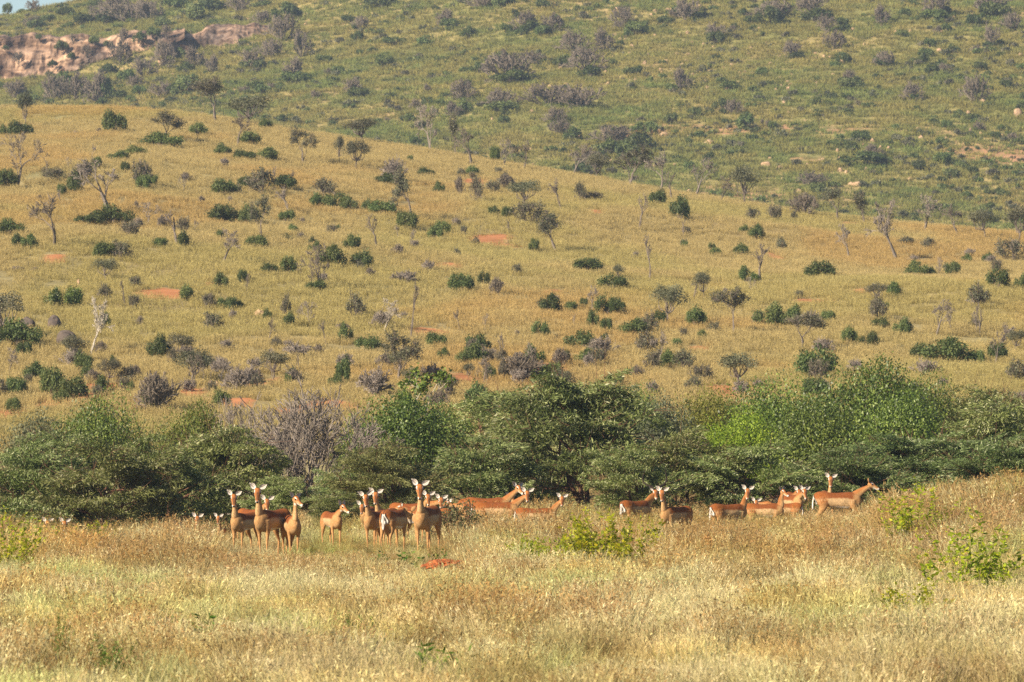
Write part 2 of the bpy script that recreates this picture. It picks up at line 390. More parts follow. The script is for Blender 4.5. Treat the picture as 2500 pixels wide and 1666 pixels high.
# ------------------------------------------------------------------ plant parts
def segs_mesh(segs, ns=4):
    """segs: list of (p0,p1,r0,r1) -> tapered prisms"""
    P0 = np.array([s[0] for s in segs], float); P1 = np.array([s[1] for s in segs], float)
    R0 = np.array([s[2] for s in segs], float); R1 = np.array([s[3] for s in segs], float)
    d = unit(P1 - P0)
    ref = np.where(np.abs(d[:, 2:3]) < 0.9, np.array([[0, 0, 1.0]]), np.array([[1.0, 0, 0]]))
    a = unit(np.cross(d, ref)); b = np.cross(d, a)
    ang = np.arange(ns) / ns * 2 * math.pi
    ring = a[:, None, :] * np.cos(ang)[None, :, None] + b[:, None, :] * np.sin(ang)[None, :, None]
    V = np.concatenate([P0[:, None, :] + ring * R0[:, None, None], P1[:, None, :] + ring * R1[:, None, None]], 1)
    n = len(segs); base = np.arange(n)[:, None] * 2 * ns; k = np.arange(ns)[None, :]; k2 = (k + 1) % ns
    Q = np.stack([base + k, base + k2, base + ns + k2, base + ns + k], -1).reshape(-1, 4)
    return V.reshape(-1, 3), Q

def stems_mesh(name, segs, ns=4):
    V, Q = segs_mesh(segs, ns)
    return build_mesh(name, V, [Q], True)

def leaves_mesh(name, C, D, Nn, L, W, v):
    C = np.asarray(C, float); D = unit(D)
    S = unit(np.cross(Nn, D))
    L = np.broadcast_to(np.asarray(L, float), (len(C),))[:, None]; W = np.broadcast_to(np.asarray(W, float), (len(C),))[:, None]
    V = np.stack([C - D * L / 2, C + S * W / 2, C + D * L / 2, C - S * W / 2], 1).reshape(-1, 3)
    i = np.arange(len(C)) * 4
    me = build_mesh(name, V, [np.stack([i, i + 1, i + 2, i + 3], 1)], False)
    set_float(me, 'v', np.repeat(np.clip(v, 0, 1), 4))
    return me

def rdir(rng, n): return unit(rng.normal(size=(n, 3)))

def grow(rng, p, d, ln, r, lev, P, segs, tips):
    """recursive branching; P: per level (children, angle, length ratio, upward pull)"""
    nseg = 3 if lev < 2 else 2
    q = np.array(p, float); d = unit(d)
    pts = [q]; rr = r
    for k in range(nseg):
        d = unit(d + rng.normal(size=3) * P['wob'] + np.array([0, 0, P['up'][min(lev, len(P['up']) - 1)]]))
        q2 = q + d * ln / nseg; r2 = r * (1 - 0.45 * (k + 1) / nseg)
        segs.append((q, q2, rr, r2)); q = q2; rr = r2; pts.append(q)
    if lev >= P['max']:
        tips.append((q, d)); return
    nc = P['n'][min(lev, len(P['n']) - 1)]
    for k in range(nc):
        ang = P['ang'][min(lev, len(P['ang']) - 1)] * rng.uniform(0.65, 1.3)
        a = unit(np.cross(d, rng.normal(size=3)))
        dd = unit(d * math.cos(ang) + a * math.sin(ang))
        j = nseg if k < 2 else rng.integers(1, nseg + 1)
        grow(rng, pts[j], dd, ln * P['ratio'] * rng.uniform(0.7, 1.2), rr * rng.uniform(0.6, 0.85), lev + 1, P, segs, tips)

def make_acacia(seed, w=4.4, h=3.1, leaves=250, extra=34):
    rng = np.random.default_rng(seed); segs = []; tips = []
    P = dict(wob=0.16, up=[0.10, 0.0, -0.03, -0.03], max=3, n=[4, 3, 3], ang=[0.75, 0.6, 0.6], ratio=0.62)
    for k in range(rng.integers(2, 4)):
        az = rng.uniform(0, 6.28); tilt = rng.uniform(0.1, 0.5)
        grow(rng, (rng.normal() * 0.08, rng.normal() * 0.08, -0.1), (math.cos(az) * tilt, math.sin(az) * tilt, 1), h * 0.42, 0.085, 0, P, segs, tips)
    T = np.array([t[0] for t in tips])
    m = len(T)
    # extra low and side pads so that the foliage hangs nearly to the ground
    ex = []
    for k in range(extra):
        a = rng.uniform(0, 6.28); rad = rng.uniform(0.35, 1.0) ** 0.7 * w * 0.5
        zz = h * rng.uniform(0.16, 0.95) * (1 - 0.35 * (rad / (w * 0.5)) ** 2)
        ex.append((math.cos(a) * rad, math.sin(a) * rad, zz))
        segs.append((np.array([math.cos(a) * rad * 0.25, math.sin(a) * rad * 0.25, zz * 0.72]), np.array(ex[-1]), 0.022, 0.008))
    sc = np.array([w * 0.5 / max(np.abs(T[:, :2]).max(), 0.1) * 0.92] * 2 + [h / T[:, 2].max() * 0.97])
    segs = [(np.array(s[0]) * (sc if i < len(segs) - extra else 1), np.array(s[1]) * (sc if i < len(segs) - extra else 1), s[2], s[3]) for i, s in enumerate(segs)]
    T = np.concatenate([T * sc, np.array(ex)])
    C = []; D = []; NN = []; VV = []
    for p in T:
        R = rng.uniform(0.34, 0.78); k = int(leaves * (R / 0.5) ** 2 * rng.uniform(0.7, 1.2))
        a = rng.uniform(0, 6.28, k); q = np.sqrt(rng.uniform(0, 1, k)) * R
        out = unit(np.array([p[0], p[1], 0.001]))
        off = np.stack([np.cos(a) * q, np.sin(a) * q, rng.normal(size=k) * 0.045 - 0.10 * (q / R) ** 2 + rng.normal() * 0.02], 1)
        off[:, 2] += off[:, :2] @ out[:2] * rng.uniform(-0.15, 0.35) + off[:, :2] @ (rng.normal(size=2) * 0.20)
        for t_ in range(2):
            e_ = unit(out * rng.uniform(0.3, 1.2) + rng.normal(size=3) * 0.5 + np.array([0, 0, 0.25])); segs.append((p, p + e_ * R * rng.uniform(0.8, 1.35), 0.008, 0.003))
        c = p + off
        d = unit(np.stack([np.cos(a), np.sin(a), rng.normal(size=k) * 0.3], 1) + rng.normal(size=(k, 3)) * 0.55 + out * 0.5)
        nn = unit(np.array([-0.15, -0.25, 1.0]) + rng.normal(size=(k, 3)) * 0.6)
        C.append(c); D.append(d); NN.append(nn); VV.append(np.clip(rng.normal(0.48, 0.26, k) + rng.normal() * 0.14, 0, 1))
    C = np.concatenate(C); D = np.concatenate(D); NN = np.concatenate(NN); VV = np.concatenate(VV)
    keep = C[:, 2] > 0.05
    n_ = int(keep.sum())
    return (stems_mesh('acacia_trunk', segs, 5),
            leaves_mesh('acacia_crown', C[keep], D[keep], NN[keep], rng.uniform(0.10, 0.20, n_), rng.uniform(0.022, 0.036, n_), VV[keep]))

def make_bush(seed, w=3.0, h=2.6, nl=9000, size=0.085, lumps=34, low=0.0, aspect=0.62, stem=0.05, trunk=0.0, jit=0.02):
    """leafy crown of many small leaf clumps on a branched frame; trunk: share of the height kept bare"""
    rng = np.random.default_rng(seed); segs = []
    cs = []; rs = []
    for k in range(lumps):
        d = rdir(rng, 1)[0]; d[2] = abs(d[2]) * 1.1 - 0.25 * (1 - trunk)
        rad = rng.uniform(0.45, 0.92)
        c = np.array([d[0] * w * 0.5 * rad, d[1] * w * 0.5 * rad, 0])
        zc = h * (trunk + (1 - trunk) * 0.42); zh = h * (1 - trunk) * 0.5
        c[2] = np.clip(zc + d[2] * zh * rad, h * trunk + 0.12 * h * (1 - trunk), h * 0.93)
        cs.append(c); rs.append(rng.uniform(0.13, 0.27) * min(w, h * (1 - trunk) * 1.4))
        mid = c * np.array([0.35, 0.35, 0.55]) + rng.normal(size=3) * 0.06 * h
        mid[2] = max(mid[2], trunk * h * 0.8)
        segs.append((np.array([0, 0, trunk * h * 0.7]), mid, stem * 0.55, stem * 0.4)); segs.append((mid, c, stem * 0.4, stem * 0.12))
    nst = 1 if trunk > 0 else 4
    for k in range(nst):
        e = np.array([rng.normal() * w * 0.04, rng.normal() * w * 0.04, max(trunk, 0.3) * h * 0.72])
        b0 = np.array([rng.normal() * 0.03 * w, rng.normal() * 0.03 * w, -0.08])
        m_ = (b0 + e) / 2 + np.array([rng.normal() * 0.04 * w, rng.normal() * 0.04 * w, 0])
        segs.append((b0, m_, stem, stem * 0.85)); segs.append((m_, e, stem * 0.85, stem * 0.7))
    cs = np.array(cs); rs = np.array(rs)
    k = rng.choice(lumps, nl, p=rs ** 2 / (rs ** 2).sum())
    d = rdir(rng, nl); q = rng.uniform(0.35, 1.0, nl) ** 0.6
    C = cs[k] + d * (rs[k] * q)[:, None] * np.array([1.0, 1.0, 0.8])
    C += rng.normal(size=(nl, 3)) * jit * w
    Nn = unit(d + rng.normal(size=(nl, 3)) * 0.7 + np.array([0, 0, 0.35]))
    D = unit(np.cross(Nn, rdir(rng, nl)) + np.array([0, 0, -0.3]))
    v = np.clip(rng.normal(0.5, 0.2, nl) + (rng.normal(size=lumps) * 0.14)[k], 0, 1)
    C[:, 2] = np.maximum(C[:, 2], 0.02 + low)
    L = rng.uniform(0.75, 1.35, nl) * size
    return stems_mesh('bush_stems', segs, 5), leaves_mesh('bush_crown', C, D, Nn, L, L * aspect, v)

def make_bare(seed, w=3.0, h=3.4, trunk=0.3, levels=4, r=0.09, tw=0.009, spread=0.55, stems=1, leaves=0, lsize=0.09):
    rng = np.random.default_rng(seed); segs = []; tips = []
    P = dict(wob=0.17, up=[0.05, 0.10, 0.06, 0.03, 0.0], max=levels, n=[3, 3, 3, 3, 3], ang=[spread, spread, spread * 0.9, spread * 0.9], ratio=0.68)
    for s in range(stems):
        az = rng.uniform(0, 6.28); t = 0.12 if stems == 1 else rng.uniform(0.25, 0.9)
        grow(rng, (0, 0, -0.1), (math.cos(az) * t, math.sin(az) * t, 1), h * max(trunk, 0.16), r, 0, P, segs, tips)
    A = np.array([s[1] for s in segs])
    sc = np.array([w * 0.5 / np.percentile(np.abs(A[:, :2]).max(1), 98)] * 2 + [h / A[:, 2].max()])
    segs = [(np.array(s[0]) * sc, np.array(s[1]) * sc, max(s[2], tw), max(s[3], tw * 0.6)) for s in segs]
    tr = stems_mesh('bare_branches', segs, 3)
    cr = None
    if leaves:
        T = np.array([t[0] for t in tips]) * sc
        T = T[T[:, 2] > h * 0.3]
        k = rng.integers(0, len(T), leaves); C = T[k] + rng.normal(size=(leaves, 3)) * 0.05 * w
        Nn = unit(rng.normal(size=(leaves, 3)) + np.array([0, 0, 0.6])); D = unit(np.cross(Nn, rdir(rng, leaves)))
        L = rng.uniform(0.7, 1.3, leaves) * lsize
        cr = leaves_mesh('sparse_crown', C, D, Nn, L, L * 0.6, rng.normal(0.5, 0.22, leaves))
    return tr, cr

def plant(name, meshes, mats, loc, scale, rz, label, cat, group=None, parts=('trunk', 'crown')):
    e = empty(name, loc, rz, scale)
    for me, mt, pn in zip(meshes, mats, parts):
        if me is not None: mk(pn, me, e, mt)
    return tag(e, label, cat, group)

# ------------------------------------------------------------------ rocks
def rock_mesh(seed, n=3):
    rng = np.random.default_rng(seed)
    import bmesh
    bm = bmesh.new(); bmesh.ops.create_icosphere(bm, subdivisions=n, radius=0.5)
    f = rdir(rng, 9); c = rng.uniform(0.30, 0.46, 9)
    for v in bm.verts:
        p = np.array(v.co)
        for k in range(9):
            e = p @ f[k] - c[k]
            if e > 0: p = p - f[k] * e * 0.85
        p = p * (1 + 0.08 * rng.normal() * 0.35)
        v.co = p
    me = bpy.data.meshes.new('boulder'); bm.to_mesh(me); bm.free()
    me.polygons.foreach_set('use_smooth', np.zeros(len(me.polygons), bool))
    return me

def boulder(name, px, row, w, h, me, mat, label, group, rz, y0=200, y1=1000, depth=0.8):
    x, y, z = hit(px, row, y0, y1)
    s = y / F
    o = mk(name, me.copy() if False else me, None, mat)
    o.location = (x, y, z + 0.25 * h * s); o.scale = (w * s, w * s * depth, h * s * 1.25); o.rotation_euler = (0, 0, rz)
    return tag(o, label, 'rock', group)

tan_rocks = []; dark_rocks = []
for k in range(3):
    a = rock_mesh(60 + k); a.materials.append(M['rock_tan']); tan_rocks.append(a)
    a = rock_mesh(70 + k); a.materials.append(M['rock_dark']); dark_rocks.append(a)
for k, (px, row, w, h) in enumerate([(62, 806, 52, 40), (132, 806, 50, 42), (160, 846, 62, 46), (250, 862, 40, 16), (135, 878, 26, 12),
                                     (835, 806, 46, 18), (790, 795, 28, 10), (345, 880, 34, 10), (40, 662, 50, 14), (85, 662, 34, 12), (100, 720, 20, 9)]):
    boulder('boulder', px, row, w, h, dark_rocks[k % 3], M['rock_dark'], 'dark lichened boulder half sunk in the golden hillside grass' if k > 2 else 'large dark weathered boulder among bushes low on the golden hillside',
            'dark boulders on the golden hillside' if k > 2 else 'large dark boulders on the golden hillside', k * 1.3, 200, 480)
for k, (px, row, w, h) in enumerate([(634, 770, 30, 18), (191, 700, 12, 22), (515, 944, 24, 18), (530, 948, 20, 22), (498, 955, 12, 10), (440, 430, 1, 1)][:5]):
    boulder('boulder', px, row, w, h, tan_rocks[k % 3], M['rock_tan'], 'small tan boulder among the low bushes of the golden hillside', 'tan boulders on the golden hillside', k * 2.1, 200, 480)
for k, (px, row, w, h) in enumerate([(1478, 322, 24, 12), (2250, 340, 18, 12), (2294, 128, 16, 12), (2316, 312, 14, 10), (2365, 278, 12, 10), (2055, 152, 10, 8),
                                     (2130, 350, 14, 16), (2150, 362, 11, 9), (2170, 365, 10, 10), (2108, 355, 9, 8), (2072, 362, 10, 8), (2240, 318, 10, 9),
                                     (2270, 355, 10, 12), (2310, 340, 8, 8), (2095, 455, 30, 14), (2078, 452, 16, 10), (2320, 510, 10, 16), (2485, 285, 26, 24),
                                     (2345, 275, 9, 6), (2370, 325, 12, 16), (2395, 330, 10, 10), (2050, 390, 8, 10), (2010, 392, 12, 8), (1440, 428, 28, 16),
                                     (1300, 405, 12, 9), (1730, 350, 34, 12), (1690, 335, 26, 8), (1895, 220, 12, 8), (1925, 218, 14, 8), (1870, 405, 30, 12),
                                     (1905, 412, 22, 10), (2222, 440, 12, 10), (2260, 438, 14, 8), (2115, 415, 12, 10), (1950, 395, 12, 7), (2400, 250, 16, 9),
                                     (2470, 405, 14, 8), (1880, 388, 14, 6), (760, 168, 10, 8), (145, 20, 18, 12), (1620, 330, 30, 10), (2045, 370, 9, 9)]):
    boulder('boulder', px, row, w, h, tan_rocks[k % 3], M['rock_tan'],
            'large pale boulder on the green mountainside' if w > 20 else 'small pale tan boulder among grass on the green mountainside',
            'large boulders on the mountainside' if w > 20 else 'small boulders on the mountainside', k * 1.7, 560, 1000)

# cliffs: a bulging wall with a flat cap that runs back into the slope
def cliff(name, base, top, label, seed, back=70.0, rough=1.0, depth=None):
    base = np.array(base, float); top = np.array(top, float)
    nu, nv = 190, 34
    u = np.linspace(0, 1, nu)
    bpx = base[0, 0] + u * (base[-1, 0] - base[0, 0]); brow = np.interp(bpx, base[:, 0], base[:, 1])
    trow = np.interp(bpx, top[:, 0], top[:, 1]) + (fbm(bpx / 40.0, bpx * 0, seed + 31, 4) - 0.5) * 26
    trow = np.minimum(trow, brow - 3)
    ys = np.array([hit(p, r, 600, 1000)[1] for p, r in zip(bpx, brow)])
    if depth: ys = ys * 0 + depth
    ker = np.ones(9) / 9; ys = np.convolve(np.pad(ys, 4, 'edge'), ker, 'valid')
    V = []
    for i in range(nu):
        y0 = ys[i]; x0 = (bpx[i] - 1250) / F * y0
        zb = CAMZ + (HZ - brow[i]) / F * y0; zt = CAMZ + (HZ - trow[i]) / F * y0
        H = zt - zb
        for j in range(nv):
            t = j / (nv - 1)
            if t < 0.62:
                a = t / 0.62
                zz = zb - 0.6 + (H * 0.92 + 0.6) * a; yy = y0 + 3.2 * a + 1.6 * a ** 3
            elif t < 0.75:
                a = (t - 0.62) / 0.13
                zz = zb + H * (0.92 + 0.08 * math.sin(a * 1.57)); yy = y0 + 4.8 + 4.5 * a
            else:
                a = (t - 0.75) / 0.25
                zz = zb + H + a * back * 0.055; yy = y0 + 9.3 + back * a
            V.append((x0 * yy / y0, yy, zz))
    V = np.array(V)
    U = V[:, 0]; W = V[:, 2]
    face = (np.tile(np.arange(nv) / (nv - 1), nu) < 0.75)
    n1 = fbm(U / 4.0, W / 3.2, seed, 4) - 0.5; n2 = fbm(U / 1.1, W / 3.5, seed + 5, 3) - 0.5; n3 = fbm(U / 9.0, W / 0.9, seed + 9, 3) - 0.5
    V[:, 1] -= np.where(face, (n1 * 3.6 + n2 * 1.1 + n3 * 1.4) * rough, 0)
    V[:, 2] += np.where(face, (n1 * 0.6) * rough, (fbm(U / 5.0, V[:, 1] / 8.0, seed + 3, 3) - 0.5) * 0.9)
    me = build_mesh(name, V, [grid_faces(nu, nv)], False)
    return tag(mk(name, me, None, M['cliff']), label, 'rock')
cliff('rock_cliff', [(-420, 232), (-270, 229), (-130, 226), (0, 214), (60, 206), (130, 182), (200, 160), (260, 134), (330, 121), (400, 101), (450, 82)],
      [(-420, 112), (-130, 96), (0, 82), (110, 72), (170, 76), (235, 76), (300, 73), (380, 67), (450, 66)], 'tall brown and grey streaked rock cliff below the skyline of the mountain', 5, depth=881.0)
cliff('rock_cliff', [(385, 152), (420, 146), (470, 132), (520, 118), (580, 104), (640, 90), (700, 74), (740, 64)],
      [(385, 120), (410, 100), (450, 78), (520, 54), (600, 46), (680, 56), (740, 58)], 'pinkish tan rock slab with green shrubs sloping up the mountain', 9, back=40.0, rough=0.8)

LEDGE = [(45, 150, 30), (150, 118, 34), (172, 140, 26), (178, 100, 24), (230, 104, 30), (262, 112, 26), (300, 96, 34), (338, 100, 40), (372, 88, 40), (405, 84, 30), (95, 92, 22), (12, 118, 18), (210, 132, 30), (128, 160, 26)]
# ------------------------------------------------------------------ thicket behind the herd
acacias = [make_acacia(100 + k, 4.6, 3.1) for k in range(5)]
broads = [make_bush(200 + k, 3.4, 3.0, 22000, 0.060, 46) for k in range(3)]
smalls = [make_bush(220 + k, 2.6, 2.4, 9000, 0.062, 40) for k in range(2)]
twiggy = make_bare(240, 3.6, 2.7, 0.14, 5, 0.045, 0.0080, 0.42, stems=20)
twiggy2 = make_bare(241, 2.6, 2.3, 0.14, 5, 0.035, 0.0075, 0.45, stems=7)
A_LAB = {'acacia': 'flat-topped grey-green acacia', 'acacia_dry': 'yellowish half dry acacia'}
TH = [  # kind, px, top row, width px, depth m, label
    ('A', 60, 1075, 330, 134, 'spreading grey-green acacia above the two impalas that show only their heads'),
    ('A', 255, 1085, 320, 131, 'spreading acacia with a red-brown trunk beside the pale-trunked acacia'),
    ('A', 385, 1060, 300, 133, 'acacia with a straight pale trunk behind the resting impalas'),
    ('A', 555, 1045, 330, 137, 'tall layered acacia behind the trio of upright watching impalas'),
    ('A', 700, 1165, 190, 131, 'low acacia in front of the big bare grey shrub'),
    ('A', 835, 1195, 150, 121, 'low dark thorn bush beside the impala that looks over its shoulder'),
    ('D', 965, 1085, 310, 128, 'yellowish half dry acacia directly behind the foremost impala'),
    ('A', 1165, 1065, 330, 134, 'layered acacia behind the impala standing broadside with turned head'),
    ('A', 1440, 912, 430, 136, 'tallest spreading acacia with dark twisted trunk in the middle of the thicket'),
    ('A', 1285, 1010, 260, 141, 'acacia with feathery flat tiers left of the tallest acacia'),
    ('A', 1655, 1050, 340, 134, 'acacia hanging low behind the horned ram'),
    ('A', 1850, 1085, 330, 133, 'low spreading acacia behind the pair of young impalas'),
    ('A', 2065, 1090, 330, 133, 'acacia with grey twigs behind the broadside impala on the rise'),
    ('A', 2265, 1060, 380, 138, 'wide dark layered acacia beyond the tall reddish grass'),
    ('A', 2455, 985, 380, 141, 'acacia with layered boughs above the grassy rise'),
    ('A', 2420, 1060, 330, 130, 'low bushy acacia directly behind the grassy rise'),
    ('A', 1560, 1090, 260, 131, 'low acacia beside the dark trunk of the tallest acacia'),
    ('A', 1230, 955, 400, 152, 'broad flat acacia behind the front row of the thicket'),
    ('A', 2390, 950, 330, 160, 'broad dark acacia at the back of the thicket'),
    ('A', 150, 1060, 300, 144, 'dense acacia in front of the round green bushes'),
    ('A', 500, 1085, 260, 143, 'acacia below the olive yellow bush'),
    ('A', 880, 1140, 200, 132, 'acacia at the foot of the bright leafy tree'),
    ('A', -190, 1060, 340, 135, 'acacia standing apart at the far end of the thicket beyond the hidden impalas'),
    ('A', -400, 1080, 340, 138, 'outermost acacia of the thicket beyond the hidden impalas'),
    ('B', -130, 985, 230, 163, 'round green bush behind the outermost acacias'),
    ('A', 2700, 1010, 380, 139, 'acacia at the far end of the thicket beyond the grassy rise'),
    ('A', 2930, 1040, 360, 142, 'outermost acacia beyond the grassy rise'),
    ('B', 2680, 930, 280, 163, 'round green bush behind the far acacias beyond the rise'),
    ('S', 85, 1003, 170, 172, 'round grey-green bush standing behind the acacias'),
    ('B', 250, 962, 230, 158, 'round dark green leafy bush behind the acacias'),
    ('O', 465, 985, 210, 150, 'olive yellow leafy bush between the grey shrubs'),
    ('T', 745, 905, 400, 139, 'big bare grey shrub with dense fanned twigs'),
    ('U', 560, 1000, 190, 152, 'smaller bare grey shrub beside the olive yellow bush'),
    ('B', 985, 960, 320, 148, 'bright green leafy tree behind the half dry acacia'),
    ('B', 890, 1005, 190, 150, 'dark leafy bush between bare grey shrub and bright tree'),
    ('B', 1330, 942, 100, 182, 'small round green bush peeping over the flat acacia'),
    ('B', 985, 945, 60, 184, 'small dark round bush at the foot of the hill'),
    ('O', 1730, 935, 210, 166, 'olive green round bush behind the thicket'),
    ('B', 1915, 925, 290, 156, 'bright green leafy bush with a ragged top'),
    ('B', 2115, 880, 320, 158, 'tallest bright green leafy bush of the thicket'),
    ('B', 2260, 905, 230, 172, 'round mid green bush beside the tallest leafy bush'),
    ('H', 1795, 1005, 230, 143, 'yellow-green leafy bush low in the thicket'),
    ('B', 2010, 975, 280, 149, 'dense green leafy bush in the heart of the thicket'),
    ('B', 1560, 935, 150, 172, 'dark green bush behind the tallest acacia'),
    ('O', 1850, 985, 180, 158, 'brownish olive bush between the bright bushes'),
    ('B', 2190, 955, 280, 147, 'dark green bush below the tallest leafy bush'),
    ('S', 1620, 965, 190, 160, 'fine-leaved bush right of the tallest acacia'),
    ('S', 2480, 955, 160, 178, 'fine-leaved bush behind the dark acacia'),
    ('B', 1090, 985, 170, 163, 'mid green leafy bush right of the bright tree'),
]
rngT = np.random.default_rng(5)
for k, (kd, px, top, w, d, lab) in enumerate(TH):
    x, y, z = at(px, d); s = d / F
    ht = (CAMZ + (HZ - top) * s - z) * (1.0 if kd in 'AD' else 1.12); wd = w * s * 1.06
    rz = rngT.uniform(0, 6.28)
    if kd in 'AD':
        me = acacias[k % 5]
        plant('acacia_tree', me, (M['bark_red'], M['acacia'] if kd == 'A' else M['acacia_dry']), (x, y, z), (wd / 4.6, wd / 4.6, ht / 3.1), rz, lab, 'tree', 'acacias of the thicket')
    elif kd in 'BOH':
        me = broads[k % 3]; mt = {'B': M['broad'], 'O': M['olive'], 'H': M['brightleaf']}[kd]
        plant('leafy_bush', me, (M['bark_grey'], mt), (x, y, z), (wd / 3.5, wd / 3.5, ht / 3.0), rz, lab, 'bush', 'leafy bushes of the thicket', ('stems', 'crown'))
    elif kd == 'S':
        plant('leafy_bush', smalls[k % 2], (M['bark_grey'], M['greygreen']), (x, y, z), (wd / 2.6, wd / 2.6, ht / 2.4), rz, lab, 'bush', 'leafy bushes of the thicket', ('stems', 'crown'))
    else:
        me = twiggy if kd == 'T' else twiggy2
        o = mk('bare_shrub', me[0], None, M['twig_pale']); o.location = (x, y, z); o.rotation_euler = (0, 0, rz)
        o.scale = (wd / (3.6 if kd == 'T' else 2.6), wd / (3.6 if kd == 'T' else 2.6), ht / (2.7 if kd == 'T' else 2.3))
        tag(o, lab, 'shrub', 'bare shrubs of the thicket')
# spindly tree with leaf tufts above the bright tree
sp = make_bare(260, 1.5, 3.6, 0.3, 3, 0.05, 0.012, 0.5, leaves=1100, lsize=0.11)
x, y, z = at(1045, 158); plant('leafy_tree', sp, (M['bark_pale'], M['broad']), (x, y, z), (1.1, 1.1, (CAMZ + (HZ - 908) * y / F - z) / 3.6), 0.6,
      'spindly tree with tufts of leaves on bare pale branches', 'tree')

# ------------------------------------------------------------------ plants on the golden hillside
gb = [make_bush(300 + k, 2.0, 1.15, 2600, 0.105, 11 + k, stem=0.03, jit=0.038) for k in range(6)]
yb = [make_bare(320 + k, 1.6, 1.4, 0.12, 4, 0.03, 0.014, 0.5, stems=8, leaves=1000, lsize=0.10) for k in range(3)]
ob = [make_bush(330 + k, 2.2, 2.9, 2400, 0.105, 14, stem=0.075, trunk=0.36, jit=0.035) for k in range(4)]
og = [make_bare(340 + k, 2.3, 2.9, 0.26, 6, 0.10, 0.0135, 0.48, leaves=1900, lsize=0.095) for k in range(3)]
tb = [make_bare(350 + k, 2.5, 3.0, 0.24, 6, 0.115, 0.0145, 0.50) for k in range(4)]
db = [make_bare(360 + k, 1.8, 1.3, 0.12, 4, 0.03, 0.017, 0.5, stems=16) for k in range(3)]
thin = [make_bare(370 + k, 1.0, 3.2, 0.36, 4, 0.09, 0.016, 0.42) for k in range(2)]
stump = make_bare(380, 0.5, 1.2, 0.75, 1, 0.10, 0.02, 0.5)
def gname(k, kd): return k

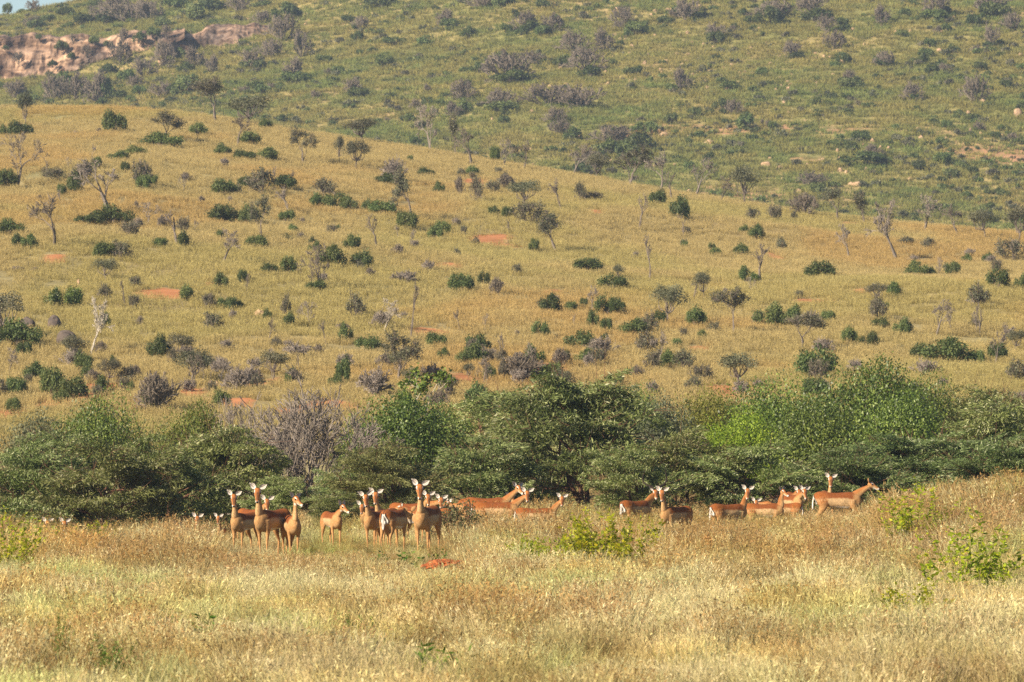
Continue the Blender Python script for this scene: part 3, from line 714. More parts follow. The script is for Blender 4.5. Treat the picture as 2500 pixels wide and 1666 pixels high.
HP = '''g 11 335 25 20;g 50 335 50 30;o 61 314 30 78;t 43 457 80 105;g 16 460 45 38;t 265 517 120 100;g 278 549 76 34;g 213 551 58 20;g 184 473 36 36
g 150 478 22 20;y 206 448 45 42;y 130 440 50 20;t 134 603 90 100;g 280 325 47 45;g 390 360 80 25;q 393 345 85 60;g 485 331 36 24;g 332 383 48 18;g 289 392 40 14
q 527 298 75 85;o 607 300 80 58;t 580 357 60 58;g 607 354 44 26;g 648 316 26 16;g 545 381 36 20;g 600 392 44 18;g 650 392 54 20;q 739 401 60 76;o 827 401 20 60
o 870 412 45 62;o 880 347 62 42;t 1050 368 56 80;q 1112 372 42 80;t 1151 403 62 62;g 1207 379 20 30;t 1231 410 30 48;t 1278 415 44 48;t 1400 423 58 52;o 1458 437 40 48
q 1538 450 80 74;t 1614 455 54 68;n 1639 488 30 58;g 942 453 46 20;d 960 448 44 60;q 1003 535 70 108;g 994 560 50 34;g 931 524 62 26;g 899 517 24 20;g 848 513 36 20
g 1040 432 34 14;g 1070 473 22 18;d 1122 477 20 40;y 1162 493 28 50;y 1204 473 30 22;d 1234 460 36 26;g 1155 430 36 16;o 1281 506 62 56;g 1236 531 28 18;g 1206 525 24 14
y 1292 545 62 40;t 1372 516 44 60;y 1415 491 24 36;y 1444 491 46 14;q 1359 616 80 86;g 1303 616 22 25;n 1563 561 32 76;g 1661 535 44 42;g 1603 502 34 30
g 1058 585 36 20;g 1079 572 34 24;g 859 612 34 30;g 884 655 46 30;n 1003 829 28 126;w 938 807 66 62;d 935 800 50 34;y 866 778 40 50;g 1123 713 56 34;g 1182 700 24 26
d 1213 720 30 32;d 992 695 60 26;d 1047 666 30 24;n 917 605 36 68;g 1437 664 66 24;g 1497 709 56 26;o 1511 688 22 32;n 1587 686 30 95;g 1343 769 44 34;g 1393 764 30 18
g 1424 753 20 16;g 1480 771 46 36;g 1513 767 28 24;o 1630 792 62 84;g 1549 821 56 26;y 1585 814 44 38;g 1610 795 30 26;g 1319 825 32 28;g 1422 854 66 30;g 1473 838 20 12
g 1444 803 26 28;g 1480 811 28 24;g 1159 890 44 40;g 1126 895 26 22;n 1220 879 28 52;g 1068 848 40 24;g 1083 881 26 16;q 971 933 85 105;d 920 973 72 66;g 899 856 52 22
g 844 838 30 32;g 1379 885 26 16;g 1430 890 40 22;d 1275 930 90 54;g 1350 930 50 32;g 1197 930 26 24;y 1227 930 22 40;y 1592 905 42 34;g 1636 901 44 28;g 1653 849 24 12
y 1841 540 34 22;y 1890 540 32 28;y 1939 540 16 18;g 1816 570 20 12;g 1847 585 32 24;s 1668 577 10 28;g 1747 625 26 12;g 1812 625 32 20;y 1906 614 24 26;n 1856 691 44 80
g 1820 686 32 22;g 1841 693 22 16;g 2004 681 66 33;o 1717 731 36 56;n 1693 731 20 26;t 2073 634 50 66;t 2188 634 86 116;y 2213 598 40 12;y 2268 608 30 18;y 2464 639 58 42
g 2363 644 20 14;g 2408 646 28 18;g 2235 679 42 28;g 2271 679 30 18;g 2325 675 36 26;g 2437 706 44 38;g 2495 706 26 24;o 2141 735 40 34;g 2186 726 36 22;y 2143 785 40 50
q 1791 818 72 96;g 1697 798 42 34;g 1881 800 62 42;g 1935 789 38 30;d 1982 807 48 40;g 2022 789 34 20;q 1950 854 90 72;g 2150 807 36 20;g 2204 820 36 28;t 2287 820 54 66
n 2394 818 28 64;y 2387 749 50 44;t 2441 854 52 46;g 2071 840 34 28;g 2123 845 40 20;g 2242 879 36 26;g 2311 890 100 44;g 2383 892 40 26;g 2437 881 46 32;g 1993 922 78 56
o 1805 944 72 66;y 1668 905 44 36;y 1715 933 44 26;y 2481 933 50 40;g 1715 832 20 16;y 1670 829 18 16;g 25 574 54 26;g 42 605 30 22;g 72 608 32 22;g 253 630 56 28
y 300 635 46 34;y 314 579 46 26;n 433 597 44 70;g 446 605 30 28;y 448 572 26 30;g 390 606 34 16;g 542 545 60 36;g 610 549 50 36;q 639 585 46 94;g 697 540 34 18;t 708 522 46 46
g 632 608 50 24;t 545 641 60 60;o 256 688 44 46;n 305 746 20 52;g 457 735 36 26;g 535 708 34 26;g 590 691 24 22;g 704 668 36 32;g 657 668 36 14;t 780 709 76 86;g 768 713 40 18
g 809 652 56 36;g 563 760 30 24;y 524 807 48 30;t 757 796 46 40;y 699 774 22 44;g 706 800 26 24;b 132 753 36 32;b 177 753 44 40;o 4 825 84 94;w 222 865 74 118;g 45 848 94 48
g 208 910 46 36;o 441 879 52 50;o 473 937 80 70;y 419 890 24 26;d 730 875 66 28;o 668 926 54 54;g 834 940 34 52;g 83 933 44 30;g 126 970 54 60;g 180 977 68 44;g 213 930 26 26
d 379 1005 90 80;g 372 1002 54 50;d 585 955 70 50;g 36 1010 34 26;t 2260 545 60 60;o 2400 560 46 52;t 2340 545 50 50;q 2050 515 62 62;q 2110 520 60 58;d 1960 505 50 40;o 1820 490 48 76
t 1700 475 56 66;t 1760 482 40 40;s 1243 570 12 26;s 1402 795 10 16;g 1990 975 60 40;o 2490 566 50 66;d 880 655 30 26;g 770 620 26 18;y 640 475 60 50;g 690 462 60 22;g 600 462 30 24
y 790 480 48 34;g 820 508 56 26;g 780 506 40 22;g 545 475 54 26;y 345 462 40 54;g 350 466 34 30;g 372 452 22 18;t 360 550 40 40'''
SLOPE = []
for tok in HP.replace('\n', ';').split(';'):
    a = tok.split()
    SLOPE.append((a[0], *[float(v) for v in a[1:]]))
rngS = np.random.default_rng(9)
_n = 0
while _n < 75:                             # scrub thickens at the foot of the hill
    _px = rngS.uniform(-20, 1500) if _n < 55 else rngS.uniform(1500, 2500); _row = rngS.uniform(850, 1000)
    _w = rngS.uniform(22, 52); _k = str(rngS.choice(list('yydddgot')))
    SLOPE.append((_k, _px, _row, _w, _w * (rngS.uniform(0.55, 0.95) if _k not in 'to' else 1.25))); _n += 1
_n = 0
while _n < 185:                            # the many small scrub plants between them
    _px = rngS.uniform(-20, 2520) if _n < 130 else (rngS.uniform(-420, -20) if _n % 2 else rngS.uniform(2520, 2900)); _row = rngS.uniform(290, 960)
    if _row < np.interp(_px, _rp[:, 0], _rp[:, 1]) + 12: continue
    if fbm(np.array([_px / 260.0]), np.array([_row / 110.0]), 93, 2)[0] < rngS.uniform(0.3, 0.6): continue
    _w = rngS.uniform(13, 30) * (0.7 + 0.5 * (_row - 290) / 670); _k = str(rngS.choice(list('yydddgt')))
    SLOPE.append((_k, _px, _row, _w, _w * (rngS.uniform(0.5, 1.0) if _k != 't' else 1.6))); _n += 1
def size_word(h, w, b=(0.75, 1.35)):
    m_ = max(h, w * 0.55)
    return 'small' if m_ < b[0] else ('large' if m_ > b[1] else 'mid-sized')
KNAME = dict(g='green bush', b='bright bush', y='grey-green bush', o='olive tree', q='sparse tree', t='bare tree', n='thin bare tree', w='pale dead tree', d='bare shrub', s='stump')
_sp = np.array([(a[1], a[2]) for a in SLOPE])
def beside(k):
    dd = np.hypot(_sp[:, 0] - _sp[k, 0], (_sp[:, 1] - _sp[k, 1]) * 1.6); dd[k] = 1e9; j = int(np.argmin(dd))
    if dd[j] < 44: return 'touching a ' + KNAME[SLOPE[j][0]]
    if dd[j] < 85: return 'near a ' + KNAME[SLOPE[j][0]]
    return 'standing alone'
def form(w, h): return 'low spreading' if w > 2.1 * h else ('upright' if w < 1.15 * h else 'rounded')
for k, (kd, px, row, w, h) in enumerate(SLOPE):
    x, y, z = hit(px, row, 205, 560)
    yr = float(ridge_y(np.array([x]))[0])
    crest = y > yr - 18
    if y > yr + 25:                       # the ridge line itself stands where the photo shows these
        y = yr - 2.0; x = (px - 1250) / F * y; z = float(Z(np.array([x]), np.array([y]))[0])
    s = y / F; W = w * s * (1.3 if crest else 1.16); H = h * s * (1.2 if crest else 1.06) + 0.22; rz = rngS.uniform(0, 6.28); near_soil = float(soil_at(np.array([x]), np.array([y]))[0]) > 0.1
    where = 'on the crest of the golden hill' if crest else ('by red soil on the golden hill' if near_soil else ('low on the golden hillside' if y < 275 else ('midway up the golden hillside' if y < 340 else 'high on the golden hillside')))
    wfix = 1.12; where = beside(k) + ' ' + where
    if kd in 'gb':
        me = gb[k % 6]; sw = size_word(H, W)
        plant('green_bush', me, (M['bark_grey'], M['farbush'] if kd == 'g' else M['broad']), (x, y, z - 0.03), (W * wfix / 2.0, W * wfix / 2.0, H * 1.15 / 1.15), rz,
              ('%s %s dark green bush %s' % (sw, form(w, h), where)) if kd == 'g' else 'fresh bright green bush by the large boulders on the golden hill', 'bush', '%s %s dark green bushes %s' % (sw, form(w, h), where) if kd == 'g' else 'bright bushes by the boulders', ('stems', 'crown'))
    elif kd == 'y':
        sw = size_word(H, W)
        plant('grey_bush', yb[k % 3], (M['twig'], M['farbush2']), (x, y, z - 0.03), (W * wfix / 1.6, W * wfix / 1.6, H * 1.1 / 1.4), rz,
              '%s grey-green thin bush %s' % (sw, where), 'bush', '%s grey-green bushes %s' % (sw, where), ('stems', 'crown'))
    elif kd == 'o':
        sw = size_word(H, W, (1.6, 2.6))
        plant('small_tree', ob[k % 4], (M['bark_grey'], M['farbush2']), (x, y, z - 0.03), (W * wfix / 2.2, W * wfix / 2.2, H * 1.08 / 2.9), rz,
              '%s olive-crowned tree %s' % (sw, where), 'tree', '%s olive-crowned trees %s' % (sw, where))
    elif kd == 'q':
        sw = size_word(H, W, (1.6, 2.6))
        plant('grey_tree', og[k % 3], (M['bark_grey'], M['farbush2']), (x, y, z - 0.03), (W * wfix / 2.3, W * wfix / 2.3, H * 1.05 / 2.9), rz,
              '%s grey sparsely leaved tree %s' % (sw, where), 'tree', '%s sparsely leaved trees %s' % (sw, where))
    else:
        if kd == 't': me, dim, nm, lab = tb[k % 4], (2.5, 3.0), 'bare_tree', 'bare grey twiggy tree'
        elif kd == 'n': me, dim, nm, lab = thin[k % 2], (1.0, 3.2), 'bare_tree', 'thin bare tree'
        elif kd == 'w': me, dim, nm, lab = tb[(k + 1) % 4], (2.5, 3.0), 'bare_tree', 'pale whitish dead tree'
        elif kd == 'd': me, dim, nm, lab = db[k % 3], (1.8, 1.3), 'bare_shrub', 'leafless grey tangled shrub'
        else: me, dim, nm, lab = stump, (0.5, 1.2), 'tree_stump', 'dead broken tree stump'
        if kd == 't': W *= 1.15; H *= 1.1
        m_ = M['twig_pale'] if kd in 'td' and k % 3 else M['bark_pale'] if kd == 'w' else (M['bark_grey'] if kd in 'ns' else M['twig'])
        me2 = me[0]
        o = mk(nm, me2, None, None)
        o.location = (x, y, z - 0.03); o.rotation_euler = (0, 0, rz); o.scale = (W * wfix / dim[0], W * wfix / dim[0], H * 1.05 / dim[1])
        if len(me2.materials) == 0: me2.materials.append(m_)
        o.material_slots[0].link = 'OBJECT'; o.material_slots[0].material = m_
        sw = size_word(H, W, (1.2, 2.4))
        tag(o, ' '.join(('%s %s %s' % (sw, lab, where)).split()[:16]), 'tree' if nm == 'bare_tree' else ('stump' if kd == 's' else 'shrub'), '%s %s %s' % (sw, nm.replace('_', ' '), where))

# ------------------------------------------------------------------ plants on the green mountain
mg = [make_bush(400 + k, 3.0, 1.7, 1500, 0.22, 16, stem=0.04) for k in range(4)]
mt_ = [make_bare(420 + k, 3.4, 2.6, 0.15, 4, 0.06, 0.034, 0.48, stems=12) for k in range(3)]
rngM = np.random.default_rng(77)
def mplant(kd, px, row, w, h, nb):
    x, y, z = hit(px, row, 600, 1000)
    yr = 0
    s = y / F; W = w * s * 1.25; H = h * s * 1.15 + 0.3; rz = rngM.uniform(0, 6.28)
    zone = 'above the rock cliff' if (row < 75 and px < 480) else ('below the rock cliff' if (px < 480 and row < 260) else ('at the foot of the mountain' if row > 330 else 'on the green mountainside'))
    zone = nb + ' ' + zone
    if kd == 'g':
        sw = size_word(H, W, (1.6, 2.6)); kk = rngM.integers(0, 4)
        o = plant('mountain_bush', mg[kk], (M['bark_grey'], M['farbush']), (x, y, z - 0.05), (W / 3.0, W / 3.0, H / 1.7), rz,
              '%s %s dark green bush %s' % (sw, form(w, h), zone), 'bush', '%s %s dark bushes %s' % (sw, form(w, h), zone), ('stems', 'crown'))
    else:
        sw = size_word(H, W, (2.0, 4.0)); kk = rngM.integers(0, 3)
        o = mk('bare_shrub', mt_[kk][0], None, M['twig']); o.location = (x, y, z - 0.05); o.rotation_euler = (0, 0, rz)
        o.scale = (W / 3.4, W / 3.4, H / 2.6)
        tag(o, '%s leafless grey shrub %s' % (sw, zone), 'shrub', '%s bare shrubs %s' % (sw, zone))
MP = '''d 1250 200 120 70;g 1250 202 80 26;d 1285 75 60 44;g 1295 75 40 20;d 1345 78 50 40;d 1400 130 70 50;d 1430 175 90 55;g 1437 190 50 26;d 1470 125 60 50;g 1370 165 36 22;d 1300 155 50 26
d 1340 260 110 50;d 1430 265 110 50;g 1410 258 40 24;g 1225 275 70 24;d 1225 262 80 40;g 1135 275 30 22;d 1130 245 60 46;d 1360 300 60 34;g 1228 305 24 20;d 1105 285 50 30;g 870 240 46 24;d 860 230 50 34
g 1097 70 40 22;d 1090 60 50 34;g 935 165 40 30;g 960 110 46 16;g 1035 112 36 18;g 1550 85 50 30;d 1520 60 50 40;g 1880 60 60 40;d 1890 45 90 40;g 1990 55 70 30;d 1990 40 80 55;d 2020 80 40 40
g 2060 78 26 16;d 2150 62 50 46;g 2285 50 60 24;d 2290 40 60 50;g 2430 40 70 34;d 2430 36 80 50;d 2470 75 50 40;g 1745 108 40 28;d 1750 95 46 34;d 1940 140 46 36;g 1945 145 34 14;d 2035 120 50 40;g 2050 145 22 14
g 2080 215 60 24;d 2075 205 36 30;g 1780 220 46 18;d 1660 220 50 50;g 1762 270 40 26;d 1790 278 40 30;g 1820 315 40 32;g 1885 320 24 20;g 2100 345 40 22;g 2115 405 100 30;d 2130 385 50 28;d 1985 455 60 30;g 1998 475 40 24
g 2080 370 30 18;g 2050 360 34 16;g 2300 400 36 24;d 2380 250 60 60;d 2230 245 50 40;g 2270 115 30 18;d 2425 115 40 50;g 2200 90 26 14;g 2255 160 24 30;d 2160 165 50 36;g 2160 165 36 18;g 1480 375 60 30;d 1500 352 90 40
g 1560 365 60 36;g 1530 385 50 36;d 1440 410 60 40;g 1395 345 40 30;d 1370 330 60 30;g 1590 330 30 30;g 1505 340 40 24;g 1420 430 40 30;g 1640 225 30 18;g 1625 60 36 18;g 1665 40 60 22;d 1680 50 60 50;g 1330 20 40 20
g 930 18 60 20;d 1180 20 80 30;g 1230 12 50 18;g 850 55 30 14;d 880 72 40 30;g 700 50 60 40;d 690 100 70 60;d 735 140 40 60;g 720 205 60 26;d 720 195 60 50;d 610 165 60 40;g 620 170 50 20;d 660 140 60 40;g 790 155 40 18
g 640 230 40 20;d 520 178 40 40;g 450 178 40 22;d 470 165 60 46;g 440 140 26 20;g 265 182 40 22;d 290 160 50 60;d 350 190 60 44;g 310 200 36 26;d 400 160 50 60;g 285 245 46 20;d 180 245 70 60;d 240 250 70 70;g 255 245 40 50;d 130 245 60 56
g 150 230 50 50;d 30 240 60 40;g 30 225 26 20;d 390 240 50 36;g 460 225 60 40;d 330 215 40 26;g 420 235 30 24;g 400 68 40 26;d 310 55 110 50;g 200 62 60 26;g 260 60 40 30;d 240 55 50 40;d 360 50 60 46;g 480 50 50 44;g 520 28 60 30
g 90 72 36 22;d 75 70 40 24;g 160 40 40 20;g 120 55 30 18;g 18 36 24 26;d 78 30 30 28;g 52 34 14 10;g 235 20 40 20;d 280 28 70 40;g 430 20 60 24;d 580 30 50 40;g 640 20 40 16;g 165 70 30 14;d 640 60 40 30;g 575 95 30 14;g 480 110 30 14;g 520 60 20 10'''
MPL = []
for tok in MP.replace('\n', ';').split(';'):
    a = tok.split(); MPL.append((a[0], *[float(v) for v in a[1:]]))
def ridge_row(px): return np.interp(px, _rp[:, 0], _rp[:, 1])
cnt = 0
while cnt < 200:
    px = rngM.uniform(-40, 2540) if cnt < 150 else (rngM.uniform(-420, -40) if cnt % 2 else rngM.uniform(2540, 2900)); row = rngM.uniform(4, 560)
    if row > ridge_row(px) - 6 or (px < 740 and row < 215): continue
    if fbm(px / 210.0, row / 130.0, 91, 2) < rngM.uniform(0.3, 0.62): continue
    w = rngM.uniform(14, 34); MPL.append(('g' if rngM.uniform() < 0.8 else 'd', px, row, w, w * rngM.uniform(0.45, 0.75))); cnt += 1
_mp = np.array([(a[1], a[2]) for a in MPL])
for k, a in enumerate(MPL):
    dd = np.hypot(_mp[:, 0] - _mp[k, 0], (_mp[:, 1] - _mp[k, 1]) * 1.3); dd[k] = 1e9; j = int(np.argmin(dd))
    nb = 'green bush' if MPL[j][0] == 'g' else 'bare shrub'
    mplant(*a, ('touching a ' + nb) if dd[j] < 28 else (('near a ' + nb) if dd[j] < 60 else 'standing alone'))

for k, (px, row, w) in enumerate(LEDGE):
    br = np.interp(px, [0, 60, 130, 200, 260, 330, 400, 450], [203, 196, 172, 152, 128, 116, 98, 80]); tr = np.interp(px, [0, 110, 170, 235, 300, 380, 450], [92, 82, 86, 84, 80, 72, 70])
    a = min(max((br - row) / max(br - tr, 1), 0), 1); y = 881 + 3.2 * a + 1.6 * a ** 3 - 0.9; x = (px - 1250) / F * y; z = CAMZ + (HZ - row) / F * y; sc_ = w * y / F
    if k % 3:
        plant('ledge_bush', mg[k % 4], (M['bark_grey'], M['farbush']), (x, y, z - 0.3), (sc_ / 3.0, sc_ / 3.0, sc_ * 0.8 / 1.7), k * 1.1, 'dark green bush rooted on a ledge of the brown rock cliff', 'bush', 'bushes on the cliff ledges', ('stems', 'crown'))
    else:
        o = mk('bare_shrub', mt_[k % 3][0], None, M['twig']); o.location = (x, y, z - 0.3); o.rotation_euler = (0, 0, k * 1.3); o.scale = (sc_ / 3.4, sc_ / 3.4, sc_ * 1.1 / 2.6)
        tag(o, 'leafless grey shrub rooted on a ledge of the brown rock cliff', 'shrub', 'bare shrubs on the cliff ledges')
# ------------------------------------------------------------------ impalas
def ring_tube(path, rw, rh, up, nseg=20):
    path = np.array(path, float); n = len(path)
    tg = np.gradient(path, axis=0); tg = unit(tg)
    up = np.broadcast_to(np.asarray(up, float), (n, 3))
    side = unit(np.cross(up, tg)); u2 = np.cross(tg, side)
    a = np.arange(nseg) / nseg * 2 * math.pi
    V = path[:, None, :] + side[:, None, :] * (np.cos(a)[None, :, None] * np.asarray(rw)[:, None, None]) + u2[:, None, :] * (np.sin(a)[None, :, None] * np.asarray(rh)[:, None, None])
    V = V.reshape(-1, 3)
    fs = []
    for i in range(n - 1):
        for k in range(nseg):
            k2 = (k + 1) % nseg
            fs.append((i * nseg + k, i * nseg + k2, (i + 1) * nseg + k2, (i + 1) * nseg + k))
    V = np.concatenate([V, path[:1], path[-1:]])
    c0, c1 = len(V) - 2, len(V) - 1
    tri = [(c0, (k + 1) % nseg, k) for k in range(nseg)] + [(c1, (n - 1) * nseg + k, (n - 1) * nseg + (k + 1) % nseg) for k in range(nseg)]
    return V, np.array(fs), np.array(tri)

def resample(pts, n):
    pts = np.array(pts, float); t = np.linspace(0, 1, len(pts)); tt = np.linspace(0, 1, n)
    # smooth (Catmull-Rom) interpolation of every column
    out = np.zeros((n, pts.shape[1]))
    for i, q in enumerate(tt):
        f = q * (len(pts) - 1); k = min(int(f), len(pts) - 2); u = f - k
        p0, p1, p2, p3 = pts[max(k - 1, 0)], pts[k], pts[k + 1], pts[min(k + 2, len(pts) - 1)]
        out[i] = 0.5 * (2 * p1 + (p2 - p0) * u + (2 * p0 - 5 * p1 + 4 * p2 - p3) * u * u + (3 * p1 - p0 - 3 * p2 + p3) * u ** 3)
    return out

SADDLE = np.array((0.160, 0.050, 0.015)); FAWN = np.array((0.385, 0.212, 0.088)); PALE = np.array((0.47, 0.310, 0.160)); WHITE = np.array((0.66, 0.61, 0.54))
BLACK = np.array((0.016, 0.012, 0.010)); RUFOUS = np.array((0.225, 0.074, 0.019)); LEG = np.array((0.41, 0.225, 0.092))
def mixc(a, b, t): return a * (1 - t[:, None]) + b * t[:, None]

def impala_mesh(seed, neck_el=74, neck_az=0, head_az=0, head_pitch=-54, male=False, vox=0.011, raise_leg=False, fat=1.0):
    rng = np.random.default_rng(seed)
    parts = []
    T = resample([(-0.545, 0.735, 0.030, 0.04), (-0.515, 0.745, 0.095, 0.115), (-0.44, 0.740, 0.135, 0.155), (-0.31, 0.725, 0.140, 0.160), (-0.12, 0.700, 0.140, 0.165), (0.08, 0.690, 0.148, 0.182),
                  (0.24, 0.690, 0.135, 0.192), (0.36, 0.705, 0.112, 0.172), (0.44, 0.725, 0.080, 0.125), (0.485, 0.74, 0.030, 0.05)], 30)
    path = np.stack([T[:, 0], np.zeros(30), T[:, 1]], 1)
    parts.append(ring_tube(path, T[:, 2] * fat, T[:, 3], (0, 0, 1), 28) + (0,))
    # neck
    el = math.radians(neck_el); az = math.radians(neck_az)
    nd = np.array([math.cos(el) * math.cos(az), math.cos(el) * math.sin(az), math.sin(el)])
    b0 = np.array([0.31, 0, 0.74]); b1 = np.array([0.40, 0, 0.83]); ln = 0.335
    top = b1 + nd * ln
    mid = b1 + nd * ln * 0.5 + np.array([-0.012, 0, 0.0])
    NP = resample(np.array([(*b0, 0.085, 0.135), (*b1, 0.064, 0.100), (*mid, 0.040 if not male else 0.072, 0.068 if not male else 0.09), (*(b1 + nd * ln * 0.85), 0.041 if not male else 0.06, 0.050 if not male else 0.07), (*(top + nd * 0.02), 0.040, 0.050)]), 16)
    parts.append(ring_tube(NP[:, :3], NP[:, 3], NP[:, 4], (-1, 0, 0.3), 20) + (1,))
    # head frame
    ha = math.radians(head_az); hp = math.radians(head_pitch)
    h = np.array([math.cos(hp) * math.cos(ha), math.cos(hp) * math.sin(ha), math.sin(hp)])
    sd = unit(np.cross((0, 0, 1), h)); hu = np.cross(h, sd)
    o = top + np.array([0, 0, 0.045]) - h * 0.035
    HL = 0.275
    HP_ = resample([(-0.03, 0.030, 0.030, 0.0), (0.02, 0.054, 0.058, 0.0), (0.12, 0.063, 0.072, -0.004), (0.30, 0.064, 0.070, -0.008), (0.48, 0.048, 0.056, -0.012), (0.70, 0.036, 0.042, -0.016), (0.92, 0.031, 0.035, -0.020), (1.0, 0.020, 0.024, -0.022)], 22)
    path = o[None] + h[None] * (HP_[:, :1] * HL) + hu[None] * HP_[:, 3:4]
    parts.append(ring_tube(path, HP_[:, 1], HP_[:, 2], hu, 20) + (2,))
    # legs
    j = lambda a: rng.uniform(-a, a)
    for sgn in (1, -1):
        fx = j(0.05)
        P = [(0.29, sgn * 0.080, 0.70, 0.060, 0.095), (0.275, sgn * 0.090, 0.585, 0.050, 0.075), (0.265 + fx * 0.3, sgn * 0.086, 0.48, 0.034, 0.043), (0.275 + fx * 0.7, sgn * 0.080, 0.325, 0.024, 0.027), (0.272 + fx * 0.85, sgn * 0.076, 0.20, 0.0165, 0.0175),
             (0.27 + fx, sgn * 0.074, 0.085, 0.018, 0.019), (0.285 + fx, sgn * 0.074, 0.04, 0.020, 0.024), (0.30 + fx, sgn * 0.074, 0.004, 0.021, 0.028)]
        if raise_leg and sgn == -1:
            P = [(0.29, -0.08, 0.70, 0.060, 0.095), (0.30, -0.09, 0.59, 0.050, 0.075), (0.36, -0.086, 0.50, 0.034, 0.043), (0.46, -0.08, 0.42, 0.026, 0.03), (0.45, -0.076, 0.32, 0.0165, 0.0175), (0.43, -0.074, 0.22, 0.018, 0.019), (0.42, -0.074, 0.18, 0.020, 0.024), (0.40, -0.074, 0.145, 0.021, 0.026)]
        P = [(*p_[:3], p_[3] * (0.86 if i_ > 2 else 1), p_[4] * (0.86 if i_ > 2 else 1)) for i_, p_ in enumerate(P)]
        P = resample(P, 24); parts.append(ring_tube(P[:, :3], P[:, 3], P[:, 4], (1, 0, 0), 12) + (3,))
        fx = j(0.06)
        P = [(-0.36, sgn * 0.075, 0.76, 0.070, 0.135), (-0.355, sgn * 0.098, 0.66, 0.066, 0.125), (-0.345 + fx * 0.2, sgn * 0.104, 0.555, 0.052, 0.090), (-0.395 + fx * 0.5, sgn * 0.094, 0.44, 0.032, 0.047), (-0.445 + fx * 0.7, sgn * 0.086, 0.345, 0.023, 0.032), (-0.435 + fx * 0.9, sgn * 0.082, 0.21, 0.0165, 0.0195),
             (-0.425 + fx, sgn * 0.080, 0.085, 0.018, 0.020), (-0.41 + fx, sgn * 0.080, 0.04, 0.020, 0.024), (-0.395 + fx, sgn * 0.080, 0.004, 0.021, 0.028)]
        P = [(*p_[:3], p_[3] * (0.86 if i_ > 3 else 1), p_[4] * (0.86 if i_ > 3 else 1)) for i_, p_ in enumerate(P)]
        P = resample(P, 26); parts.append(ring_tube(P[:, :3], P[:, 3], P[:, 4], (1, 0, 0), 12) + (4,))
    V = []; Q = []; Tr = []; pid = []; base = 0
    for v, q, t, p in parts:
        V.append(v); Q.append(q + base); Tr.append(t + base); pid.append(np.full(len(v), p)); base += len(v)
    V = np.concatenate(V); pid = np.concatenate(pid)
    me0 = build_mesh('tmp', V, [np.concatenate(Q), np.concatenate(Tr)])
    tmp = bpy.data.objects.new('tmp', me0); COL.objects.link(tmp)
    rm = tmp.modifiers.new('r', 'REMESH'); rm.mode = 'VOXEL'; rm.voxel_size = vox; rm.adaptivity = 0.0
    sm = tmp.modifiers.new('s', 'SMOOTH'); sm.factor = 0.5; sm.iterations = 3
    dg = bpy.context.evaluated_depsgraph_get()
    me = bpy.data.meshes.new_from_object(tmp.evaluated_get(dg))
    bpy.data.objects.remove(tmp); bpy.data.meshes.remove(me0)
    nv = len(me.vertices); co = np.zeros(nv * 3, np.float32); me.vertices.foreach_get('co', co); co = co.reshape(-1, 3).astype(float)
    mus = 0.012 * (fbm(co[:, 0] * 5.0 + seed, co[:, 2] * 6.0 + np.sign(co[:, 1]) * 3.0, seed, 3) - 0.5) * 2 * ss(0.45, 0.6, co[:, 2])
    co2 = co.copy(); co2[:, 1] += np.sign(co[:, 1]) * mus * ss(0.02, 0.07, np.abs(co[:, 1])); me.vertices.foreach_set('co', co2.astype(np.float32).ravel()); me.update()
    kd = kdtree.KDTree(len(V))
    for i, v in enumerate(V): kd.insert(v, i)
    kd.balance()
    pv = np.array([pid[kd.find(c)[1]] for c in co])
    x, y, z = co.T
    ay = np.abs(y)
    wob = (vnoise(x * 22, z * 22 + y * 9, seed) - 0.5) * 0.016
    # trunk: dark saddle, paler flank band, white belly
    c = np.tile(FAWN, (nv, 1))
    line = 0.745 - 0.035 * ss(0.15, 0.40, x) + wob
    tor = mixc(np.tile(PALE * 0.92, (nv, 1)), np.tile(SADDLE * 1.15, (nv, 1)), ss(-0.028, 0.024, z - line))
    tor = mixc(tor, np.tile(WHITE, (nv, 1)), ss(0.012, -0.014, z - (0.565 + wob + 0.02 * ss(-0.1, -0.4, x))) * ss(0.26, 0.16, x))
    tor = mixc(tor, np.tile(FAWN, (nv, 1)), ss(0.27, 0.37, x) * ss(0.50, 0.56, z) * (1 - 0.7 * ss(0.78, 0.86, z)))
    tor = mixc(tor, np.tile(PALE, (nv, 1)), ss(0.30, 0.42, x) * ss(0.66, 0.56, z) * 0.8)
    # haunch is rufous fawn rather than saddle
    tor = mixc(tor, np.tile(RUFOUS * 1.15, (nv, 1)), ss(-0.20, -0.34, x) * ss(0.62, 0.78, z) * 0.75)
    hind = mixc(np.tile(LEG, (nv, 1)), np.tile(RUFOUS * 1.25, (nv, 1)), ss(0.50, 0.72, z) * 0.7)
    hind = mixc(hind, np.tile(PALE, (nv, 1)), ss(0.055, 0.035, ay) * 0.6)
    front = mixc(np.tile(LEG, (nv, 1)), np.tile(FAWN, (nv, 1)), ss(0.4, 0.6, z))
    c = np.where((pv == 0)[:, None], tor, c)
    c = np.where((pv == 3)[:, None], front, c); c = np.where((pv == 4)[:, None], hind, c)
    # white rump with its two black bars
    rear = ss(-0.425, -0.455, x + 0.35 * (0.745 - z) * (z < 0.7)) * np.isin(pv, (0, 4))
    wbd = 0.030 + 0.046 * ss(0.80, 0.66, z)
    rump = rear * ss(0.004, -0.004, ay - wbd) * ss(0.815, 0.79, z) * ss(0.44, 0.48, z)
    c = mixc(c, np.tile(WHITE, (nv, 1)), rump)
    bar = rear * ss(-0.004, 0.002, ay - wbd) * ss(0.026, 0.020, ay - wbd) * ss(0.83, 0.81, z) * ss(0.50, 0.53, z)
    c = mixc(c, np.tile(BLACK, (nv, 1)), bar)
